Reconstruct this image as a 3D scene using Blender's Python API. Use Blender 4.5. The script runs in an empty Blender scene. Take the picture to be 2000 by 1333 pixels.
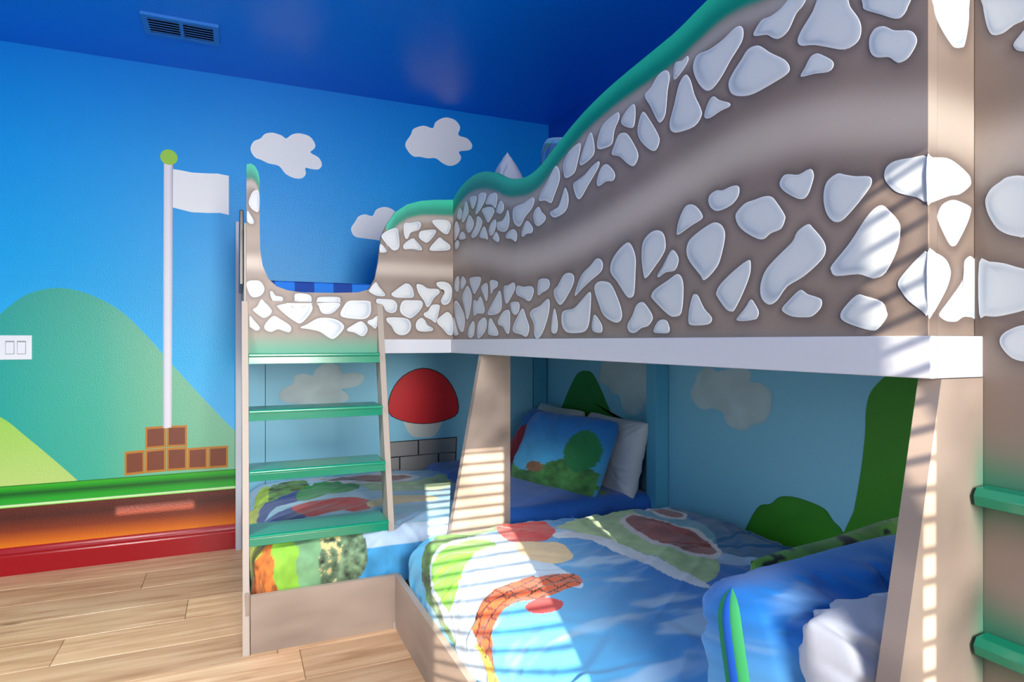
import bpy, bmesh, math, random
import numpy as np
from mathutils import Matrix, Vector, Euler

random.seed(7)
RNG = np.random.RandomState(11)
sc = bpy.context.scene
COL = sc.collection

# ---------------------------------------------------------------- camera
cam_d = bpy.data.cameras.new('camera')
cam_d.sensor_width = 36.0
cam_d.lens = 36.0 * 1230.0 / 2000.0
cam_d.clip_start = 0.02
cam = bpy.data.objects.new('camera', cam_d)
cam.location = (0, 0, 1.203)
cam.rotation_euler = (math.radians(90), 0, math.radians(-23.7))
COL.objects.link(cam)
sc.camera = cam

# ---------------------------------------------------------------- world, sun, daylight, exposure
world = bpy.data.worlds.new('world')
sc.world = world
world.use_nodes = True
wnt = world.node_tree
bg = wnt.nodes['Background']
bg.inputs[0].default_value = (0.75, 0.85, 1.0, 1)
bg.inputs[1].default_value = 1.2

def link(o, parent=None):
    COL.objects.link(o)
    if parent:
        o.parent = parent
    return o

sun_d = bpy.data.lights.new('sun', 'SUN')
sun_d.energy = 14.0
sun_d.color = (1.0, 0.90, 0.74)
sun_d.angle = math.radians(0.2)
sun = link(bpy.data.objects.new('sun', sun_d))
sun.rotation_euler = Vector((0.26, 1.0, -0.40)).to_track_quat('-Z', 'Y').to_euler()
sun.location = (-1, -4, 4)

def area(name, loc, direction, sx, sy, power, color):
    d = bpy.data.lights.new(name, 'AREA')
    d.shape = 'RECTANGLE'
    d.size = sx; d.size_y = sy
    d.energy = power; d.color = color
    o = link(bpy.data.objects.new(name, d))
    o.location = loc
    o.rotation_euler = Vector(direction).to_track_quat('-Z', 'Y').to_euler()
    return o

# area lamps added inside the windows for daylight, placed to balance the panels
area('window_daylight', (0.35, -1.74, 1.65), (-0.24, 1, -0.10), 1.0, 1.6, 73, (1.0, 0.97, 0.93)).data.spread = math.radians(105)
area('window_daylight', (-1.95, -1.74, 1.80), (0.1, 1, -0.16), 0.45, 1.6, 12, (1.0, 0.97, 0.93))

sc.view_settings.view_transform = 'Standard'
sc.view_settings.look = 'None'
sc.view_settings.gamma = 1.0
sc.view_settings.use_curve_mapping = False
sc.view_settings.exposure = 0.0

# ---------------------------------------------------------------- helpers
def lin(c):
    c = np.asarray(c, float) / 255.0
    return np.where(c <= 0.04045, c / 12.92, ((c + 0.055) / 1.055) ** 2.4)

def rgb(*c):
    return tuple(lin(c)) + (1.0,)

def tag(o, label=None, cat=None, group=None, kind=None):
    if label: o['label'] = label
    if cat: o['category'] = cat
    if group: o['group'] = group
    if kind: o['kind'] = kind
    return o

def empty(name, loc, label=None, cat=None, group=None, kind=None):
    o = link(bpy.data.objects.new(name, None))
    o.empty_display_size = 0.1
    o.location = loc
    return tag(o, label, cat, group, kind)

def attach(o, parent):
    if parent is not None:
        o.parent = parent
        if parent.type == 'EMPTY':
            o.matrix_parent_inverse = Matrix.Translation(parent.location).inverted()

def mobj(name, verts, faces, mat, parent=None, cols=None, smooth=False, fix=True):
    me = bpy.data.meshes.new(name)
    me.from_pydata([tuple(map(float, v)) for v in verts], [], faces)
    if cols is not None:
        at = me.color_attributes.new('Col', 'FLOAT_COLOR', 'POINT')
        c = np.ones((len(verts), 4), np.float32)
        c[:, :3] = cols
        at.data.foreach_set('color', c.ravel())
    if fix:
        bm = bmesh.new(); bm.from_mesh(me)
        bmesh.ops.recalc_face_normals(bm, faces=bm.faces)
        bm.to_mesh(me); bm.free()
    if smooth:
        me.polygons.foreach_set('use_smooth', [True] * len(me.polygons))
    me.materials.append(mat)
    me.update()
    o = bpy.data.objects.new(name, me)
    COL.objects.link(o)
    attach(o, parent)
    return o

def box_data(x0, x1, y0, y1, z0, z1):
    v = [(x0, y0, z0), (x1, y0, z0), (x1, y1, z0), (x0, y1, z0), (x0, y0, z1), (x1, y0, z1), (x1, y1, z1), (x0, y1, z1)]
    f = [(0, 3, 2, 1), (4, 5, 6, 7), (0, 1, 5, 4), (1, 2, 6, 5), (2, 3, 7, 6), (3, 0, 4, 7)]
    return v, f

def boxes(name, lst, mat, parent=None, bevel=0.0):
    bm = bmesh.new()
    for b in lst:
        v, f = box_data(*b)
        vs = [bm.verts.new(p) for p in v]
        for q in f:
            bm.faces.new([vs[i] for i in q])
    if bevel:
        bmesh.ops.bevel(bm, geom=list(bm.edges), offset=bevel, segments=2, affect='EDGES', profile=0.6)
    me = bpy.data.meshes.new(name); bm.to_mesh(me); bm.free()
    me.materials.append(mat)
    o = bpy.data.objects.new(name, me); COL.objects.link(o); attach(o, parent)
    return o

def prism(name, outline, axis, a, b, mat, parent=None, bevel=0.0):
    """outline in the two other axes, extruded between a and b along axis (x or y or z)"""
    def m(p, t):
        if axis == 'x': return (t, p[0], p[1])
        if axis == 'y': return (p[0], t, p[1])
        return (p[0], p[1], t)
    bm = bmesh.new()
    A = [bm.verts.new(m(p, a)) for p in outline]
    B = [bm.verts.new(m(p, b)) for p in outline]
    n = len(outline)
    bm.faces.new(A); bm.faces.new(B[::-1])
    for i in range(n):
        bm.faces.new((A[i], B[i], B[(i + 1) % n], A[(i + 1) % n]))
    bmesh.ops.recalc_face_normals(bm, faces=bm.faces)
    if bevel:
        bmesh.ops.bevel(bm, geom=list(bm.edges), offset=bevel, segments=2, affect='EDGES', profile=0.6)
    me = bpy.data.meshes.new(name); bm.to_mesh(me); bm.free()
    me.materials.append(mat)
    o = bpy.data.objects.new(name, me); COL.objects.link(o); attach(o, parent)
    return o

def smooth_loop(p, n=3):
    """closed Catmull-Rom through the outline points"""
    p = np.asarray(p, float); N = len(p); out = []
    for i in range(N):
        a, b, c, d = p[i - 1], p[i], p[(i + 1) % N], p[(i + 2) % N]
        for k in range(n):
            t = k / n
            out.append(0.5 * (2 * b + (c - a) * t + (2 * a - 5 * b + 4 * c - d) * t * t + (3 * b - a - 3 * c + d) * t ** 3))
    return np.array(out)

def smooth_open(p, n=4):
    p = np.asarray(p, float); N = len(p); out = []
    for i in range(N - 1):
        a, b, c, d = p[max(i - 1, 0)], p[i], p[i + 1], p[min(i + 2, N - 1)]
        for k in range(n):
            t = k / n
            out.append(0.5 * (2 * b + (c - a) * t + (2 * a - 5 * b + 4 * c - d) * t * t + (3 * b - a - 3 * c + d) * t ** 3))
    out.append(p[-1])
    return np.array(out)

def inside(poly, P, Q):
    poly = np.asarray(poly); n = len(poly); r = np.zeros(P.shape, bool); j = n - 1
    for i in range(n):
        xi, yi = poly[i]; xj, yj = poly[j]
        if yi != yj:
            r ^= ((yi > Q) != (yj > Q)) & (P < (xj - xi) * (Q - yi) / (yj - yi) + xi)
        j = i
    return r

_lat = RNG.rand(256, 256)
def noise2(x, y, f=1.0):
    x = np.asarray(x) * f + 37.3; y = np.asarray(y) * f + 91.7
    xi = np.floor(x).astype(int); yi = np.floor(y).astype(int)
    u = x - xi; v = y - yi
    u = u * u * (3 - 2 * u); v = v * v * (3 - 2 * v)
    g = lambda a, b: _lat[a % 256, b % 256]
    return (g(xi, yi) * (1 - u) + g(xi + 1, yi) * u) * (1 - v) + (g(xi, yi + 1) * (1 - u) + g(xi + 1, yi + 1) * u) * v - 0.5

def fbm(x, y, f=1.0, o=3):
    return sum(noise2(x + 3.1 * k, y - 2.7 * k, f * 2 ** k) / 2 ** k for k in range(o))

def sstep(a, b, x):
    t = np.clip((x - a) / (b - a), 0, 1)
    return t * t * (3 - 2 * t)

# ---------------------------------------------------------------- materials
def mat(name, rough=0.5, color=None, attr=False, spec=0.5, bump=None, sheen=0.0, coat=0.0):
    m = bpy.data.materials.new(name); m.use_nodes = True
    nt = m.node_tree; b = nt.nodes['Principled BSDF']
    b.inputs['Roughness'].default_value = rough
    b.inputs['Specular IOR Level'].default_value = spec
    if sheen: b.inputs['Sheen Weight'].default_value = sheen
    if coat:
        b.inputs['Coat Weight'].default_value = coat; b.inputs['Coat Roughness'].default_value = 0.15
    if attr:
        a = nt.nodes.new('ShaderNodeVertexColor'); a.layer_name = 'Col'
        nt.links.new(a.outputs['Color'], b.inputs['Base Color'])
    elif color is not None:
        b.inputs['Base Color'].default_value = color
    if bump:
        scale, strength, dist = bump
        t = nt.nodes.new('ShaderNodeTexCoord'); n = nt.nodes.new('ShaderNodeTexNoise')
        n.inputs['Scale'].default_value = scale; n.inputs['Detail'].default_value = 3
        bp = nt.nodes.new('ShaderNodeBump'); bp.inputs['Strength'].default_value = strength; bp.inputs['Distance'].default_value = dist
        nt.links.new(t.outputs['Object'], n.inputs['Vector']); nt.links.new(n.outputs['Fac'], bp.inputs['Height'])
        nt.links.new(bp.outputs['Normal'], b.inputs['Normal'])
    return m

def ramp_mat(name, axis, lo, hi, stops, rough=0.4, bump=None, spec=0.5):
    """colour ramp along a world axis (painted gradient)"""
    m = mat(name, rough, (1, 1, 1, 1), bump=bump, spec=spec)
    nt = m.node_tree; b = nt.nodes['Principled BSDF']
    t = nt.nodes.new('ShaderNodeTexCoord'); s = nt.nodes.new('ShaderNodeSeparateXYZ'); mr = nt.nodes.new('ShaderNodeMapRange')
    mr.inputs[1].default_value = lo; mr.inputs[2].default_value = hi
    r = nt.nodes.new('ShaderNodeValToRGB')
    el = r.color_ramp.elements
    while len(el) < len(stops): el.new(0.5)
    for e, (p, c) in zip(el, sorted(stops)):
        e.position = p
    for e, (p, c) in zip(sorted(el, key=lambda q: q.position), sorted(stops)):
        e.color = rgb(*c)
    nt.links.new(t.outputs['Object'], s.inputs[0]); nt.links.new(s.outputs['XYZ'.index(axis)], mr.inputs[0])
    nt.links.new(mr.outputs[0], r.inputs[0]); nt.links.new(r.outputs[0], b.inputs['Base Color'])
    return m

ORANGE_PEEL = (130.0, 0.35, 0.004)
M = {}
M['sky_mural'] = ramp_mat('sky_mural', 'Z', 0.0, 2.74, [(0.0, (110, 195, 242)), (0.22, (100, 190, 242)), (0.40, (45, 184, 240)), (0.60, (0, 170, 236)), (0.80, (0, 154, 230)), (1.0, (0, 124, 212))], 0.33, ORANGE_PEEL, spec=0.3)
M['blue_wall'] = mat('blue_wall', 0.4, rgb(0, 80, 190), bump=ORANGE_PEEL)
M['ceiling'] = mat('ceiling_blue', 0.33, rgb(0, 122, 235), bump=(90, 0.25, 0.004))
M['plain_wall'] = mat('plain_wall', 0.6, rgb(110, 175, 225))
M['air'] = mat('airbrushed_panel', 0.42, attr=True)
M['stone'] = mat('stone_paint', 0.4, attr=True)
M['white_trim'] = mat('white_trim', 0.45, rgb(214, 216, 222), bump=(60, 0.15, 0.002))
M['in_blue'] = mat('interior_blue', 0.45, rgb(138, 205, 228))
M['in_blue_post'] = mat('interior_blue_post', 0.4, rgb(90, 175, 205))
M['cloud'] = mat('cloud_paint', 0.4, rgb(240, 243, 240), bump=ORANGE_PEEL)
M['cloud_soft'] = mat('soft_cloud_paint', 0.5, attr=True)
M['hill'] = ramp_mat('hill_paint', 'X', -1.1, 0.1, [(0, (25, 165, 150)), (0.35, (60, 178, 150)), (0.6, (110, 190, 150)), (1, (135, 195, 155))], 0.35, ORANGE_PEEL)
M['lime'] = ramp_mat('lime_paint', 'Z', 0.45, 0.95, [(0, (185, 215, 120)), (1, (140, 205, 60))], 0.35, ORANGE_PEEL)
M['grass'] = ramp_mat('grass_strip_paint', 'Z', 0.345, 0.459, [(0, (120, 200, 70)), (0.04, (170, 230, 130)), (0.10, (230, 250, 205)), (0.15, (40, 170, 50)), (0.35, (25, 165, 35)), (0.60, (0, 88, 30)), (0.8, (25, 160, 30)), (0.93, (55, 175, 35)), (1.0, (0, 95, 38))], 0.3)
M['dirt'] = ramp_mat('dirt_paint', 'Z', 0.13, 0.35, [(0, (235, 135, 15)), (0.18, (205, 100, 15)), (0.42, (130, 50, 20)), (0.72, (75, 27, 18)), (1, (98, 34, 22))], 0.35, ORANGE_PEEL)
M['red_base'] = mat('red_baseboard', 0.28, rgb(160, 2, 18))
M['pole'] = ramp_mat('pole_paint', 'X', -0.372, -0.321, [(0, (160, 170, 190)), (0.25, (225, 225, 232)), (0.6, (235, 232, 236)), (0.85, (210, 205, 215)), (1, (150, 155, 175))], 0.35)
M['ball'] = mat('ball_paint', 0.35, rgb(150, 205, 60))
M['block_brown'] = mat('block_face', 0.4, rgb(122, 60, 34))  # brown face of the two-tone painted blocks
M['block_edge'] = mat('block_edge', 0.4, rgb(188, 122, 34))
M['green'] = mat('green_tread', 0.22, rgb(0, 150, 112), coat=0.4)
M['rail'] = mat('tan_rail', 0.45, attr=False, color=rgb(182, 168, 154))
M['white_cloth'] = mat('white_cloth', 0.85, rgb(208, 209, 214), sheen=0.2, bump=(400, 0.05, 0.001))
M['cloth'] = mat('printed_cloth', 0.75, attr=True, sheen=0.25, bump=(500, 0.06, 0.001))
M['black'] = mat('black_plastic', 0.25, rgb(12, 13, 16))
M['plastic'] = mat('white_plastic', 0.3, rgb(235, 238, 240))
M['plastic2'] = mat('white_plastic_seam', 0.4, rgb(150, 155, 158))
M['vent_blue'] = mat('vent_blue', 0.35, rgb(40, 120, 205))
M['vent_dark'] = mat('vent_dark', 0.6, rgb(8, 14, 40))
M['mushroom_red'] = mat('red_paint', 0.4, rgb(215, 20, 30))
M['mushroom_stem'] = mat('pale_paint', 0.4, rgb(215, 215, 205))
M['outline'] = mat('dark_outline_paint', 0.5, rgb(28, 26, 30))
M['brick'] = mat('grey_brick_paint', 0.5, rgb(150, 144, 140), bump=(40, 0.2, 0.003))
M['baffle'] = mat('baffle_cloth', 0.9, rgb(200, 205, 210))
M['slat'] = mat('blind_slat', 0.5, rgb(235, 235, 230))
M['dark_seam'] = mat('seam_shadow_gap', 0.7, rgb(40, 75, 95))
M['mattress'] = mat('mattress_cloth', 0.9, rgb(225, 228, 232))
M['platform'] = mat('platform_board', 0.6, rgb(150, 185, 200))

def wood_mat():
    m = bpy.data.materials.new('oak_plank'); m.use_nodes = True
    nt = m.node_tree; N = nt.nodes; L = nt.links; b = N['Principled BSDF']
    t = N.new('ShaderNodeTexCoord'); oi = N.new('ShaderNodeObjectInfo')
    add = N.new('ShaderNodeVectorMath'); add.operation = 'ADD'
    sc_ = N.new('ShaderNodeVectorMath'); sc_.operation = 'SCALE'; sc_.inputs[3].default_value = 37.0
    comb = N.new('ShaderNodeCombineXYZ')
    for i in range(3): L.new(oi.outputs['Random'], comb.inputs[i])
    L.new(comb.outputs[0], sc_.inputs[0]); L.new(t.outputs['Object'], add.inputs[0]); L.new(sc_.outputs[0], add.inputs[1])
    mp = N.new('ShaderNodeMapping'); mp.inputs['Scale'].default_value = (1.2, 14.0, 1.0); L.new(add.outputs[0], mp.inputs[0])
    n1 = N.new('ShaderNodeTexNoise'); n1.inputs['Scale'].default_value = 1.6; n1.inputs['Detail'].default_value = 6; n1.inputs['Distortion'].default_value = 0.6
    L.new(mp.outputs[0], n1.inputs[0])
    r = N.new('ShaderNodeValToRGB'); e = r.color_ramp.elements
    e[0].position = 0.25; e[0].color = rgb(172, 128, 94); e[1].position = 0.72; e[1].color = rgb(228, 196, 158)
    q = e.new(0.5); q.color = rgb(207, 168, 130)
    L.new(n1.outputs['Fac'], r.inputs[0])
    mx = N.new('ShaderNodeMix'); mx.data_type = 'RGBA'; mx.blend_type = 'MULTIPLY'; mx.inputs[0].default_value = 1.0
    r2 = N.new('ShaderNodeValToRGB'); r2.color_ramp.elements[0].color = (0.78, 0.76, 0.74, 1); r2.color_ramp.elements[1].color = (1.12, 1.10, 1.06, 1)
    L.new(oi.outputs['Random'], r2.inputs[0]); L.new(r.outputs[0], mx.inputs[6]); L.new(r2.outputs[0], mx.inputs[7])
    # knots
    mp2 = N.new('ShaderNodeMapping'); mp2.inputs['Scale'].default_value = (2.2, 6.0, 1.0); L.new(add.outputs[0], mp2.inputs[0])
    vo = N.new('ShaderNodeTexVoronoi'); vo.inputs['Scale'].default_value = 1.0; L.new(mp2.outputs[0], vo.inputs[0])
    r3 = N.new('ShaderNodeValToRGB'); r3.color_ramp.elements[0].position = 0.02; r3.color_ramp.elements[0].color = (0.35, 0.25, 0.18, 1)
    r3.color_ramp.elements[1].position = 0.12; r3.color_ramp.elements[1].color = (1, 1, 1, 1)
    L.new(vo.outputs['Distance'], r3.inputs[0])
    mx2 = N.new('ShaderNodeMix'); mx2.data_type = 'RGBA'; mx2.blend_type = 'MULTIPLY'; mx2.inputs[0].default_value = 0.8
    L.new(mx.outputs[2], mx2.inputs[6]); L.new(r3.outputs[0], mx2.inputs[7])
    L.new(mx2.outputs[2], b.inputs['Base Color'])
    b.inputs['Roughness'].default_value = 0.38
    return m
M['wood'] = wood_mat()

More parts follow.
